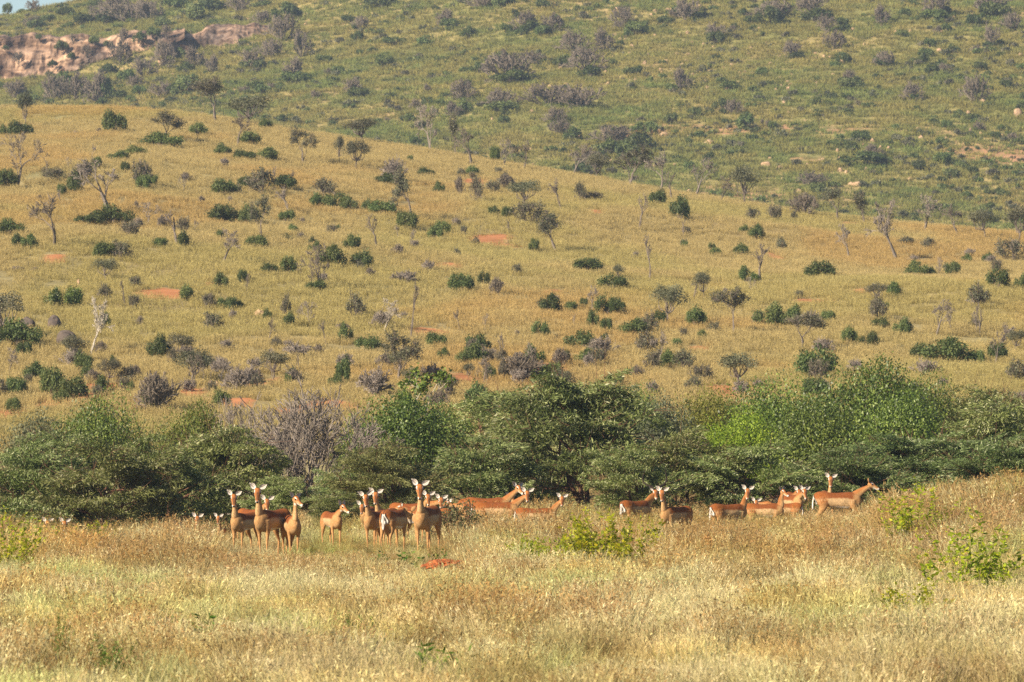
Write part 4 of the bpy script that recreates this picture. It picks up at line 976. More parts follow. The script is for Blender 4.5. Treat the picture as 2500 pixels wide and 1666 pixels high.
    dors = (pv == 0) * ss(0.016, 0.008, ay) * (z > 0.8) * ss(-0.3, -0.45, x)
    c = mixc(c, np.tile(BLACK * 2, (nv, 1)), dors * 0.8)
    c = mixc(c, np.tile(BLACK, (nv, 1)), np.isin(pv, (3, 4)) * ss(0.045, 0.032, z))
    tuft = (pv == 4) * ss(0.10, 0.12, z) * ss(0.20, 0.17, z) * ss(0.0, -0.012, x + 0.432)
    c = mixc(c, np.tile(BLACK, (nv, 1)), tuft)
    # neck
    q = co - b1; t = q @ nd / ln; perp = q - np.outer(q @ nd, nd); fr = perp @ unit(np.array([nd[2], 0, -math.hypot(nd[0], nd[1])]) + 1e-6)
    nk = mixc(np.tile(FAWN * 1.02, (nv, 1)), np.tile(RUFOUS * 1.2, (nv, 1)), ss(0.005, -0.045, fr) * 0.75)
    nk = mixc(nk, np.tile(PALE, (nv, 1)), ss(0.02, 0.05, fr) * 0.5)
    nk = mixc(nk, np.tile(WHITE, (nv, 1)), ss(0.72, 0.90, t) * ss(0.010, 0.035, fr))
    c = np.where((pv == 1)[:, None], nk, c)
    # head
    q = co - o; a = q @ h / HL; b = q @ sd; u = q @ hu; ab = np.abs(b)
    hd = mixc(np.tile(FAWN * 1.05, (nv, 1)), np.tile(RUFOUS * 1.35, (nv, 1)), ss(-0.02, 0.02, u) * 0.85)
    hd = mixc(hd, np.tile(PALE, (nv, 1)), ss(0.030, 0.040, ab) * ss(0.36, 0.48, a) * ss(0.02, 0.0, u) * 0.7)
    hd = mixc(hd, np.tile(BLACK * 3, (nv, 1)), ss(0.022, 0.008, ab) * ss(0.28, 0.42, a) * ss(0.94, 0.8, a) * (u > 0) * 0.75)
    hd = mixc(hd, np.tile(BLACK * 2, (nv, 1)), ss(0.09, 0.01, a) * ss(0.05, 0.025, ab) * (u > 0.015) * 0.85)
    hd = mixc(hd, np.tile(WHITE, (nv, 1)), ss(0.040, 0.045, ab) * ss(0.060, 0.055, ab) * ss(0.12, 0.17, a) * ss(0.44, 0.38, a) * ss(0.022, 0.030, u) * 0.9)
    hd = mixc(hd, np.tile(WHITE, (nv, 1)), ss(-0.022, -0.038, u) * ss(0.42, 0.55, a))
    hd = mixc(hd, np.tile(WHITE, (nv, 1)), np.maximum(ss(0.80, 0.88, a) * ss(0.006, -0.006, u), ss(0.87, 0.92, a) * ss(0.012, 0.018, ab)))
    hd = mixc(hd, np.tile(BLACK, (nv, 1)), ss(0.945, 0.97, a) * ss(-0.024, -0.016, u) * ss(0.024, 0.016, ab))
    c = np.where((pv == 2)[:, None], hd, c)
    set_color(me, 'col', np.clip(c, 0, 1))
    me.polygons.foreach_set('use_smooth', np.ones(len(me.polygons), bool))
    me.materials.clear(); me.materials.append(M['fur'])
    return me, dict(o=o, h=h, sd=sd, hu=hu, HL=HL)

def ear_mesh(seed=0):
    """one cupped ear, root at origin, along +X, opening towards +Y, +Z up"""
    nu, nv = 15, 9; V = []; Cc = []
    for side in (0, 1):
        for i in range(nu):
            t = i / (nu - 1); wd = 0.044 * (math.sin(min(t * 1.12 + 0.10, 1.0) * math.pi * 0.98) ** 0.75) * (1 if t < 0.99 else 0.3) + 0.004
            for k in range(nv):
                s = k / (nv - 1) * 2 - 1
                cup = -0.55 * wd * (1 - s * s)
                V.append((t * 0.145, cup - (0.006 if side else 0), s * wd + 0.02 * t))
                if side: cc = FAWN * 0.8 if t < 0.82 else BLACK
                else:
                    cc = WHITE * (0.86 - 0.35 * (abs(s) > 0.9))
                    if (abs(s + 0.15) < 0.2 or abs(s - 0.45) < 0.12) and 0.15 < t < 0.75: cc = WHITE * 0.30 + np.array((0.05, 0.02, 0.01))
                    if t > 0.88: cc = BLACK
                    if abs(s) > 0.92: cc = cc * 0.5
                Cc.append(cc)
    g = grid_faces(nu, nv); g2 = g[:, ::-1] + nu * nv
    rim = []
    for i in range(nu - 1):
        for k in (0, nv - 1):
            a_, b_ = i * nv + k, (i + 1) * nv + k
            rim.append((a_, b_, b_ + nu * nv, a_ + nu * nv))
    me = build_mesh('ear', np.array(V), [g, g2, np.array(rim)], True); set_color(me, 'col', np.array(Cc)); me.materials.append(M['ear'])
    return me
EAR = ear_mesh()
import bmesh
bm = bmesh.new(); bmesh.ops.create_uvsphere(bm, u_segments=10, v_segments=7, radius=0.0175)
EYE = bpy.data.meshes.new('eye'); bm.to_mesh(EYE); bm.free(); EYE.materials.append(M['eye']); EYE.polygons.foreach_set('use_smooth', np.ones(len(EYE.polygons), bool))
# tail: hangs from the rump, white edged with a dark midline
_tp = resample([(-0.525, 0, 0.815, 0.016, 0.014), (-0.555, 0, 0.76, 0.018, 0.015), (-0.572, 0, 0.66, 0.022, 0.016), (-0.575, 0, 0.56, 0.026, 0.018), (-0.57, 0, 0.50, 0.010, 0.008)], 16)
_v, _q, _t = ring_tube(_tp[:, :3], _tp[:, 3], _tp[:, 4], (1, 0, 0), 12)
TAIL = build_mesh('tail', _v, [_q, _t], True)
_c = mixc(np.tile(WHITE, (len(_v), 1)), np.tile(BLACK, (len(_v), 1)), ss(0.011, 0.006, np.abs(_v[:, 1])) * (_v[:, 2] > 0.55)); set_color(TAIL, 'col', _c); TAIL.materials.append(M['tail'])
def horn_mesh(sgn):
    P = resample([(0, 0, 0, 0.026), (-0.03, 0.05, 0.07, 0.026), (-0.06, 0.17, 0.115, 0.024), (-0.08, 0.245, 0.19, 0.021), (-0.07, 0.255, 0.30, 0.017), (-0.03, 0.225, 0.41, 0.012), (-0.01, 0.215, 0.50, 0.004)], 50)
    P[:, 1] *= sgn; r = P[:, 3] * (1 + 0.13 * np.sin(np.arange(50) * 2.1) * (np.arange(50) < 36))
    v, q, t = ring_tube(P[:, :3], r, r, (1, 0.2, 0.3), 10)
    me = build_mesh('horn', v, [q, t], True); me.materials.append(M['horn']); return me

LOG = []
def impala(seed, px, eartop, A, head, pose, label, sfix=None, vox=0.012, group='impala herd'):
    """px, eartop: photo pixel of the head top; A: photo pixels per metre of a full-grown animal there; pose: heading, head heading, neck elevation, extras"""
    hd, hh, nel = pose[:3]; ex = pose[3] if len(pose) > 3 else {}
    d = ex.get('d')
    if d is None: d = F / sfix
    s = F / d; k = A / s
    male = ex.get('male', False)
    if 'fix' not in ex:
        hx0 = (px - 1250.0) / F * d
        g1 = float(Z(np.array([hx0]), np.array([d]))[0])
        Hn = (CAMZ + (HZ - eartop) / F * d - g1) / k
        sn = (Hn - 0.83 - 0.045 - 0.02 - 0.096) / 0.335
        nel = math.degrees(math.asin(min(max(sn, 0.10), 0.985)))
    me, fr = impala_mesh(seed, nel, ex.get('naz', 0), hh - hd, ex.get('pitch', -54), male, vox, ex.get('lift', False))
    # body root goes where the head lands on its pixel
    tip = Vector(fr['o']) + Vector(fr['h']) * 0.06
    R = Matrix.Rotation(math.radians(hd), 3, 'Z')
    off = R @ tip * k
    g0 = float(Z(np.array([(px - 1250.0) / F * d - off.x]), np.array([d - off.y]))[0])
    htop = float((Vector(fr['o']) + Vector(fr['hu']) * 0.035).z) + 0.145 * math.sin(0.55) + 0.02
    k = min(max((CAMZ + (HZ - eartop) / F * d - g0) / htop, k * 0.88), k * 1.10) if 'fix' not in ex else k
    off = R @ tip * k
    hx = (px - 1250.0) / F * d
    bx, by = hx - off.x, d - off.y * 1.0 + 0.0
    gz = float(Z(np.array([bx]), np.array([by]))[0])
    e = empty('impala', (bx, by, gz), math.radians(hd), (k, k, k))
    tag(e, label, 'impala', group)
    mk('body', me, e)
    o, h, sd, hu = [Vector(fr[n_]) for n_ in ('o', 'h', 'sd', 'hu')]
    spread = ex.get('ear', 0.55)
    for sgn in (1, -1):
        sp_ = spread if not isinstance(spread, tuple) else spread[0 if sgn == 1 else 1]
        eo = mk('ear', EAR, e)
        ax = (sd * sgn * math.cos(sp_) + Vector((0, 0, 1)) * math.sin(sp_) - h * 0.12).normalized()
        fwd = Vector((h.x, h.y, 0)).normalized()
        fwd = (fwd - ax * fwd.dot(ax)).normalized(); up = ax.cross(fwd)
        eo.matrix_local = Matrix(((ax.x, fwd.x, up.x, 0), (ax.y, fwd.y, up.y, 0), (ax.z, fwd.z, up.z, 0), (0, 0, 0, 1)))
        eo.location = o + sd * sgn * 0.042 + hu * 0.035 + h * 0.005
        ey = mk('eye', EYE, e); ey.location = o + h * fr['HL'] * 0.31 + sd * sgn * 0.055 + hu * 0.014
        if male:
            ho = mk('horn', horn_mesh(sgn), e)
            Rm = Matrix((fwd, Vector((0, 0, 1)).cross(fwd), Vector((0, 0, 1)))).transposed()
            ho.matrix_local = Rm.to_4x4(); ho.location = o + sd * sgn * 0.024 + hu * 0.05 + h * 0.02
    mk('tail', TAIL, e)
    # report how far the ear tops are from where they should be
    zt = gz + k * ((o + hu * 0.035).z + 0.165 * math.sin(0.55) + 0.02)
    row = HZ - (zt - CAMZ) / (by + off.y) * F
    LOG.append((seed, px, eartop, round(row, 1), round(k, 2), round(A / s, 2), round(gz, 2)))
    return e

C_ = -90
FR = 0.0095
impala(1, 629, 1178, 145, 0, (-118, -91, 80), 'tall impala facing forward between the other two of the watching trio', 150, FR)
impala(2, 571, 1195, 126, 0, (-114, -90, 78), 'watching impala left of the tallest in the upright trio', 146, FR)
impala(3, 724, 1200, 130, 0, (-78, -42, 80, dict(pitch=-30)), 'impala with a shaded neck turning its head aside, right of the watching trio', 150, FR)
impala(4, 652, 1207, 112, 0, (-60, -84, 62), 'impala peering from behind the shoulder of the tallest of the trio', 135)
impala(5, 838, 1222, 112, 0, (-70, -36, 66, dict(pitch=-30, ear=(1.0, 0.9))), 'lone impala with its head turned in profile beside a low dark thorn bush', 140, FR)
impala(6, 893, 1196, 124, 0, (-110, -82, 76, dict(ear=(0.75, 0.2))), 'impala with one ear laid sideways, close beside another facing forward', 143, FR)
impala(7, 917, 1190, 124, 0, (-110, -92, 76), 'impala facing forward between the ear-flicking one and the white rump', 141, FR)
impala(8, 884, 1222, 100, 0, (-100, -95, 44), 'impala hidden but for its ears behind the pair facing forward', 131)
impala(9, 1000, 1232, 125, 0, (68, 80, -12, dict(pitch=-50, fix=1)), 'impala seen from behind, white rump with black stripes, head down', 142.5, FR)
impala(10, 975, 1236, 112, 0, (172, -172, 10, dict(pitch=-12)), 'impala looking sideways over the back of the one with the white rump', 133)
impala(11, 1025, 1168, 150, 0, (-104, -90, 82), 'foremost impala facing forward beside the patch of red soil', 149, FR)
impala(12, 1045, 1196, 116, 0, (-60, -84, 72), 'impala peeping over the shoulder of the foremost impala', 137)
impala(13, 1077, 1205, 108, 0, (-20, -92, 52), 'impala half hidden by the dark twiggy shrub, ears showing', 130)
impala(14, 1092, 1222, 112, 0, (170, -150, 12, dict(pitch=-20)), 'impala with only its reddish back showing behind the dark shrub', 128)
impala(15, 1287, 1188, 113, 0, (-4, -86, 47), 'impala broadside with white belly, head turned to face forward', 131, FR)
impala(16, 1266, 1175, 114, 0, (-6, -52, 66, dict(pitch=-32)), 'impala with raised head looking aside behind the broadside one', 126)
impala(17, 1249, 1202, 106, 0, (-8, -55, 40, dict(pitch=-30)), 'impala lowering its head behind the neck of the broadside one', 122)
impala(18, 1372, 1203, 99, 0, (-2, -90, 62), 'young speckled-looking impala with ears out, behind yellow-green herbs', 132, FR)
impala(19, 1600, 1186, 110, 0, (50, -80, 62, dict(male=True, pitch=-40)), 'dark impala ram with long curved black horns behind a doe', 127, FR)
impala(20, 1616, 1186, 114, 0, (-128, -91, 80), 'impala doe facing forward directly in front of the horned ram', 136, FR)
impala(21, 1825, 1183, 108, 0, (36, -91, 60), 'impala seen from behind at an angle, looking back over its shoulder', 130, FR)
impala(22, 1846, 1213, 98, 0, (168, -85, 26), 'impala hidden but for its forehead and one ear behind a young one', 122)
impala(23, 1912, 1187, 92, 0, (-3, -36, 72, dict(pitch=-28, ear=(0.9, 0.6))), 'young impala broadside in tall grass, head turned half aside', 124, FR)
impala(24, 1964, 1184, 104, 0, (-70, -72, 54), 'impala with head and neck above the grass, nearer one of two', 119)
impala(25, 1951, 1186, 100, 0, (-80, -88, 48), 'impala mostly hidden behind the head of another in tall grass', 115)
impala(26, 2028, 1154, 106, 0, (-84, -90, 84), 'impala showing head and neck above the back of the broadside one', 117, FR)
impala(27, 2126, 1166, 112, 0, (0, -3, 40, dict(pitch=-27, lift=True, ear=(1.0, 0.6))), 'large impala walking broadside in profile with one foreleg raised', 121, FR)
impala(28, 533, 1251, 90, 0, (-130, -92, 78), 'small young impala facing forward beside the watching trio', 129, FR)
impala(29, 482, 1251, 98, 0, (-70, -90, 70), 'impala in shade facing forward among low acacia twigs', 126)
impala(30, 437, 1272, 100, 0, (-15, -35, 55, dict(pitch=-25)), 'impala low in the grass with its head turned half aside', 128)
impala(31, 116, 1262, 100, 0, (-60, -90, 76), 'impala showing only its head in the yellow-green herbs', 127)
impala(32, 158, 1263, 100, 0, (-100, -88, 76), 'impala showing only head and muzzle beside the yellow-green herbs', 128)

# ------------------------------------------------------------------ herbs and low shrubs in the field
def make_herb(seed, w=1.2, h=0.9, stems=64, lps=40, lsize=0.058, spread=0.6, aspect=0.46):
    rng = np.random.default_rng(seed); segs = []; C = []; D = []
    for k in range(stems):
        az = rng.uniform(0, 6.28); rad = rng.uniform(0, 1) ** 0.6
        b = np.array([math.cos(az), math.sin(az), 0]) * rad * w * 0.28
        hh = h * rng.uniform(0.5, 1.0) * (1 - 0.3 * rad); d = unit(np.array([math.cos(az) * rad * spread, math.sin(az) * rad * spread, 1]) + rng.normal(size=3) * 0.12)
        p = b.copy(); p[2] = -0.03
        pts = [p]
        for q in range(4):
            d = unit(d + rng.normal(size=3) * 0.13 + np.array([0, 0, 0.05])); p2 = p + d * hh / 4
            segs.append((p, p2, 0.006 * (1 - q * 0.2), 0.006 * (0.8 - q * 0.2))); p = p2; pts.append(p)
        n_ = int(lps * rng.uniform(0.6, 1.3))
        tt = rng.uniform(0.22, 1.02, n_) * 4
        i = np.minimum(tt.astype(int), 3); f = (tt - i)[:, None]; P = np.array(pts)
        c = P[i] * (1 - f) + P[i + 1] * f
        ld = unit(rng.normal(size=(n_, 3)) * np.array([1, 1, 0.5]) + np.array([0, 0, 0.35]))
        C.append(c + ld * lsize * 0.5); D.append(ld)
    C = np.concatenate(C); D = np.concatenate(D); n_ = len(C)
    Nn = unit(np.array([0, 0, 1.0]) + rng.normal(size=(n_, 3)) * 0.7)
    L = rng.uniform(0.7, 1.35, n_) * lsize
    return stems_mesh('herb_stems', segs, 3), leaves_mesh('herb_leaves', C, D, Nn, L, L * aspect, rng.normal(0.5, 0.22, n_))
herbs = [make_herb(500 + k) for k in range(4)]
tallherbs = [make_herb(510 + k, 0.9, 1.2, 34, 44, 0.062, 0.45) for k in range(2)]
weeds = [make_herb(520 + k, 0.8, 0.5, 14, 14, 0.075, 0.8, 0.5) for k in range(2)]
blades = make_herb(530, 0.5, 0.45, 9, 16, 0.13, 0.5, 0.22)
HERBS = []
def herb(me, mat, px, row, w, h, label, dim, name='leafy_herb', cat='plant', rz=0.0, group=None):
    x, y, z = hit(px, row, 45, 130); s = y / F; h = h * 1.18
    HERBS.append((x, y, w * s * 0.42))
    plant(name, me, (M['stem'], mat), (x, y, z), (w * s / dim[0], w * s / dim[0], h * s / dim[1]), rz, label, cat, group, ('stems', 'leaves'))
herb(herbs[0], M['herb'], 1495, 1404, 265, 178, 'big yellow-green leafy herb in the grass before the horned ram', (1.2, 0.9), rz=0.3)
herb(herbs[1], M['herb'], 1415, 1392, 130, 115, 'yellow-green herb left of the big one before the horned ram', (1.2, 0.9), rz=1.2)
herb(herbs[2], M['herb'], 1300, 1400, 150, 105, 'low yellow-green herb below the young broadside impala', (1.2, 0.9), rz=2.0)
herb(herbs[3], M['herb'], 1572, 1372, 100, 105, 'sparse yellow-green herb right below the horned ram and doe', (1.2, 0.9), rz=2.9)
herb(tallherbs[0], M['herb'], 100, 1375, 200, 112, 'yellow-green herbs hiding the two impala heads', (0.9, 1.2), rz=0.3)
herb(tallherbs[1], M['herb'], 18, 1425, 150, 185, 'tall yellow-green herb in the grass below the hidden impalas', (0.9, 1.2), rz=1.1)
herb(herbs[1], M['herb'], 235, 1362, 150, 90, 'low yellow-green herb right of the hidden impalas', (1.2, 0.9), rz=4.0)
herb(tallherbs[1], M['herb'], 2230, 1345, 180, 175, 'upright yellow-green herb on the grassy rise beside the walking impala', (0.9, 1.2), rz=2.2)
herb(tallherbs[0], M['herb'], 2360, 1480, 240, 235, 'leafy green herb with dry stalks in tall red grass', (0.9, 1.2), rz=3.2)
herb(herbs[0], M['herb'], 2235, 1540, 220, 130, 'low green herb in front of the one with dry stalks', (1.2, 0.9), rz=5.2)
herb(weeds[0], M['weed'], 965, 1385, 160, 52, 'low creeping green plant before the white-rumped impala', (0.8, 0.5), rz=0.2)
herb(weeds[1], M['weed'], 1075, 1383, 60, 56, 'small dark green weed beside the patch of red soil', (0.8, 0.5), rz=1.2)
herb(weeds[0], M['weed'], 1160, 1362, 40, 44, 'small green weed in the grass below the dark twiggy shrub', (0.8, 0.5), rz=2.2)
herb(weeds[1], M['weed'], 490, 1585, 220, 105, 'scattered broad-leaved weed in the pale grass', (0.8, 0.5), rz=0.9)
herb(tallherbs[0], M['weed'], 255, 1675, 110, 130, 'green weed clump with upright stems in pale foreground grass', (0.9, 1.2), rz=1.9)
herb(tallherbs[1], M['weed'], 150, 1670, 50, 190, 'single tall stalked weed in pale foreground grass', (0.9, 1.2), rz=0.4)
herb(blades, M['weed'], 1080, 1668, 130, 110, 'tuft of upright dark green blades in pale foreground grass', (0.5, 0.45), rz=0.4)
herb(weeds[0], M['weed'], 320, 1690, 90, 70, 'low dark green weed beside the green weed clump', (0.8, 0.5), rz=3.4)
herb(herbs[2], M['weed'], 860, 1575, 150, 85, 'sparse green weed amid pale grass below the watching trio', (1.2, 0.9), rz=3.4)
herb(herbs[3], M['herb'], 510, 1402, 50, 46, 'small bright yellow-green herb in the grass before the trio', (1.2, 0.9), rz=0.4)
# dark twiggy shrub in the middle of the herd
th = make_bare(540, 1.2, 0.85, 0.12, 3, 0.02, 0.006, 0.6, stems=7, leaves=2200, lsize=0.045)
x, y, z = at(1130, 108); s = y / F
plant('thorn_shrub', th, (M['bark_red'], M['thornleaf']), (x, y, z), (165 * s / 1.2, 165 * s / 1.2, 120 * s / 0.85), 0.5, 'dark twiggy shrub with small brownish leaves in the middle of the herd', 'shrub', None, ('stems', 'leaves'))
x, y, z = at(1155, 109); s = y / F
o = mk('dry_stick', make_bare(541, 0.35, 1.0, 0.5, 2, 0.014, 0.005, 0.5)[0], None, M['bark_red']); o.location = (x, y, z); o.scale = (1, 1, 1.0)
tag(o, 'bare dry branch sticking up out of the dark twiggy shrub', 'branch')
# low mound of red soil
x, y, z = hit(1085, 1388, 60, 130)
bm = bmesh.new(); bmesh.ops.create_icosphere(bm, subdivisions=4, radius=0.5)
for v in bm.verts:
    q = np.array(v.co); nn = float(fbm(np.array([q[0] * 6 + 9]), np.array([q[1] * 6 + q[2] * 3]), 55, 3)[0]) - 0.5
    v.co = Vector(q * (1 + 0.9 * nn))
me = bpy.data.meshes.new('soil_mound'); bm.to_mesh(me); bm.free()
o = mk('soil_mound', me, None, M['redsoil']); o.location = (x, y, z + 0.03); o.scale = (0.66, 0.9, 0.22)
tag(o, 'low mound of bare red soil beside the foremost impala', 'mound')

# ------------------------------------------------------------------ grass
def grass_clump(seed, n, h, r, wdt, seed_heads=0, lean=0.35, head=0.05, hw=0.02):
    """tuft: bent blades (quad strips of 3), optional seed heads near the tops"""
    rng = np.random.default_rng(seed); V = []; Fq = []; vv = []
    for k in range(n):
        az = rng.uniform(0, 6.28); rad = r * math.sqrt(rng.uniform()); b = np.array([math.cos(az) * rad, math.sin(az) * rad, -0.02])
        d = unit(np.array([math.cos(az) * lean * rng.uniform(0, 1), math.sin(az) * lean * rng.uniform(0, 1), 1.0]) + rng.normal(size=3) * 0.12)
        L = h * rng.uniform(0.55, 1.1); bend = rdir(rng, 1)[0] * 0.35; bend[2] = -0.12
        sd = unit(np.cross(d, rdir(rng, 1)[0])); w0 = wdt * rng.uniform(0.7, 1.3)
        base = len(V)
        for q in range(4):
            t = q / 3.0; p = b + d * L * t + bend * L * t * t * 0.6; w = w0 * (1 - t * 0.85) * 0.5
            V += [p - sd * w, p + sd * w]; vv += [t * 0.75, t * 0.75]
        for q in range(3): Fq.append((base + 2 * q, base + 2 * q + 1, base + 2 * q + 3, base + 2 * q + 2))
        tip = b + d * L + bend * L * 0.6
        for q in range(seed_heads if rng.uniform() < 0.75 else 0):
            t = rng.uniform(0.72, 1.0); p = b + d * L * t + bend * L * t * t * 0.6 + rng.normal(size=3) * 0.018
            dd = unit(rng.normal(size=3) * 0.6 + d + np.array([0, 0, -0.5])); s2 = unit(np.cross(dd, rdir(rng, 1)[0]))
            base = len(V); ln = head * rng.uniform(0.6, 1.3); ww = hw * rng.uniform(0.7, 1.3)
            V += [p - dd * ln / 2, p + s2 * ww / 2, p + dd * ln / 2, p - s2 * ww / 2]; vv += [rng.uniform(0.85, 1.0)] * 4
            Fq.append((base, base + 1, base + 2, base + 3))
    me = build_mesh('tuft', np.array(V), [np.array(Fq)], False); set_float(me, 'v', np.array(vv))
    return me

def scatter(name, kinds, P, scl, tint, label, seed):
    """one uncountable sward: tufts instanced on points"""
    rng = np.random.default_rng(seed); n_ = len(P)
    col = bpy.data.collections.new(name + '_tufts')
    for k, me in enumerate(kinds):
        ob_ = bpy.data.objects.new('%s_tuft_%02d' % (name, k), me); col.objects.link(ob_)
    me = bpy.data.meshes.new(name); me.vertices.add(n_); me.vertices.foreach_set('co', np.asarray(P, np.float32).ravel())
    a = me.attributes.new('scl', 'FLOAT', 'POINT'); a.data.foreach_set('value', np.asarray(scl, np.float32))
    a = me.attributes.new('vi', 'INT', 'POINT'); a.data.foreach_set('value', rng.integers(0, len(kinds), n_).astype(np.int32))
    a = me.attributes.new('rot', 'FLOAT_VECTOR', 'POINT'); r3 = np.zeros((n_, 3), np.float32); r3[:, 2] = rng.uniform(0, 6.28, n_); r3[:, :2] = rng.normal(size=(n_, 2)) * 0.08
    a.data.foreach_set('vector', r3.ravel())
    set_color(me, 'tint', tint)
    o = mk(name, me); o['kind'] = 'stuff'; tag(o, label, 'grass')
    ng = bpy.data.node_groups.new(name + '_nodes', 'GeometryNodeTree')
    ng.interface.new_socket('Geometry', in_out='INPUT', socket_type='NodeSocketGeometry'); ng.interface.new_socket('Geometry', in_out='OUTPUT', socket_type='NodeSocketGeometry')
    gi = ng.nodes.new('NodeGroupInput'); go = ng.nodes.new('NodeGroupOutput'); ip = ng.nodes.new('GeometryNodeInstanceOnPoints')
    ci = ng.nodes.new('GeometryNodeCollectionInfo'); ci.inputs['Collection'].default_value = col; ci.inputs['Separate Children'].default_value = True; ci.inputs['Reset Children'].default_value = True
    def named(t, nm):
        q = ng.nodes.new('GeometryNodeInputNamedAttribute'); q.data_type = t; q.inputs['Name'].default_value = nm; return q.outputs['Attribute']
    L_ = ng.links
    m2p = ng.nodes.new('GeometryNodeMeshToPoints')
    L_.new(gi.outputs[0], m2p.inputs[0]); L_.new(m2p.outputs[0], ip.inputs['Points']); L_.new(ci.outputs[0], ip.inputs['Instance']); ip.inputs['Pick Instance'].default_value = True
    L_.new(named('INT', 'vi'), ip.inputs['Instance Index']); L_.new(named('FLOAT', 'scl'), ip.inputs['Scale']); L_.new(named('FLOAT_VECTOR', 'rot'), ip.inputs['Rotation'])
    L_.new(ip.outputs[0], go.inputs[0])
    md = o.modifiers.new('tufts', 'NODES'); md.node_group = ng
    return o

def with_mat(ms, m):
    for q in ms: q.materials.append(m)
    return ms
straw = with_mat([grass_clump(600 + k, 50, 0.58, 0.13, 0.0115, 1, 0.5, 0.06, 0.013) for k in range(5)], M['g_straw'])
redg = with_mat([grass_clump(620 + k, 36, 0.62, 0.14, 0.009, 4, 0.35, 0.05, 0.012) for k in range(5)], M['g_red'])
greeng = with_mat([grass_clump(640 + k, 40, 0.42, 0.14, 0.012, 0, 0.5) for k in range(3)], M['g_green'])
hillg = with_mat([grass_clump(660 + k, 44, 0.42, 0.42, 0.020, 1, 0.5, 0.07, 0.022) for k in range(4)], M['g_hill'])
mtg = with_mat([grass_clump(680 + k, 30, 0.6, 0.7, 0.085, 0, 0.8) for k in range(4)], M['g_mount'])

rngG = np.random.default_rng(31)
n0 = 52000
yy = 45 + (138 - 45) * rngG.uniform(0, 1, n0) ** 0.92
xx = rngG.uniform(-1, 1, n0) * (0.104 * yy + 5.5)
c = xx / yy * F + 1250                                     # bearing expressed as photo column, for the drifts seen in the photo
tall = np.maximum(ss(1080, 1250, c), ss(560, 430, c)) * ss(84, 98, yy)
short = ss(500, 600, c) * ss(1110, 1040, c) * ss(85, 92, yy) * ss(112, 107, yy)
nz = fbm(xx / 2.2, yy / 5.0, 7, 3); nz2 = fbm(xx / 1.0, yy / 2.2, 8, 3)
low = ss(1330, 1500, c) * ss(2210, 2080, c) * ss(94, 102, yy); clump = ss(0.40, 0.66, fbm(xx / 0.75, yy / 0.9, 71, 2)); hgt = (0.60 + 0.22 * tall) * (1 - 0.22 * low) * (0.55 + 0.5 * nz + 0.62 * clump) * (1 - 0.46 * short)
redp = np.clip(0.58 * ss(72, 97, yy) + 0.08 * tall + 1.5 * (nz - 0.5) - 0.25 * short, 0.03, 0.92)
pick = rngG.uniform(0, 1, n0)
isgreen = (pick > 0.90 - 0.22 * ss(0.55, 0.72, nz2) - 0.10 * short)
isred = (~isgreen) & (rngG.uniform(0, 1, n0) < redp * 0.85)
isstraw = ~(isgreen | isred)
keep = np.ones(n0, bool)
ms = np.array(hit(1085, 1388, 60, 130)[:2]); keep &= ~((np.abs(xx - ms[0]) < 0.28) & (yy < ms[1] + 0.2) & (yy > ms[1] - 3.0)); hgt = hgt * np.where((np.abs(xx - ms[0]) < 0.5) & (yy < ms[1]) & (yy > ms[1] - 12), 0.5, 1.0)
for (hx, hy, hr) in HERBS: hgt = hgt * np.where((np.abs(xx - hx) < hr) & (yy > hy - 2.5) & (yy < hy + 1.5), 0.6, 1.0)
Pz = Z(xx, yy); P = np.stack([xx, yy, Pz], 1)
pa = ss(0.50, 0.70, fbm(xx / 1.6, yy / 6.0, 61, 3))[:, None]; pb = ss(0.52, 0.72, fbm(xx / 1.3 + 7, yy / 4.0, 62, 3))[:, None]; pc = ss(0.56, 0.74, fbm(xx / 0.8 + 3, yy / 2.6, 63, 3))[:, None]
patch = np.ones((n0, 3)); patch = patch * (1 - pa) + pa * np.array((0.80, 0.92, 0.70)); patch = patch * (1 - pb * 0.8) + pb * 0.8 * np.array((1.06, 0.95, 0.72)); patch = patch * (1 - pc * 0.8) + pc * 0.8 * np.array((0.66, 0.58, 0.44)); pd = (ss(0.46, 0.62, fbm(xx / 1.9 + 5, yy / 7.0, 66, 3)) * ss(64, 57, yy))[:, None]; patch = patch * (1 - pd * 0.5) + pd * 0.5 * np.array((0.60, 0.47, 0.38))
def tints(k, base, var):
    t = np.array(base)[None] * (1 + rngG.normal(size=(k, 1)) * var) * (1 + rngG.normal(size=(k, 3)) * 0.035); return np.clip(t, 0.3, 1.7)
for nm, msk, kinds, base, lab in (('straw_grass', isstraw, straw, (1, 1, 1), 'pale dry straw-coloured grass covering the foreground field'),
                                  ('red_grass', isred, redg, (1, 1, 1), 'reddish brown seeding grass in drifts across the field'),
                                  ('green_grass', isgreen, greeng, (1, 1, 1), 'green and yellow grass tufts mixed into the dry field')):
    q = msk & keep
    scatter(nm, kinds, P[q], hgt[q] * rngG.uniform(0.75, 1.2, q.sum()), tints(int(q.sum()), base, 0.20) * patch[q], lab, 3)

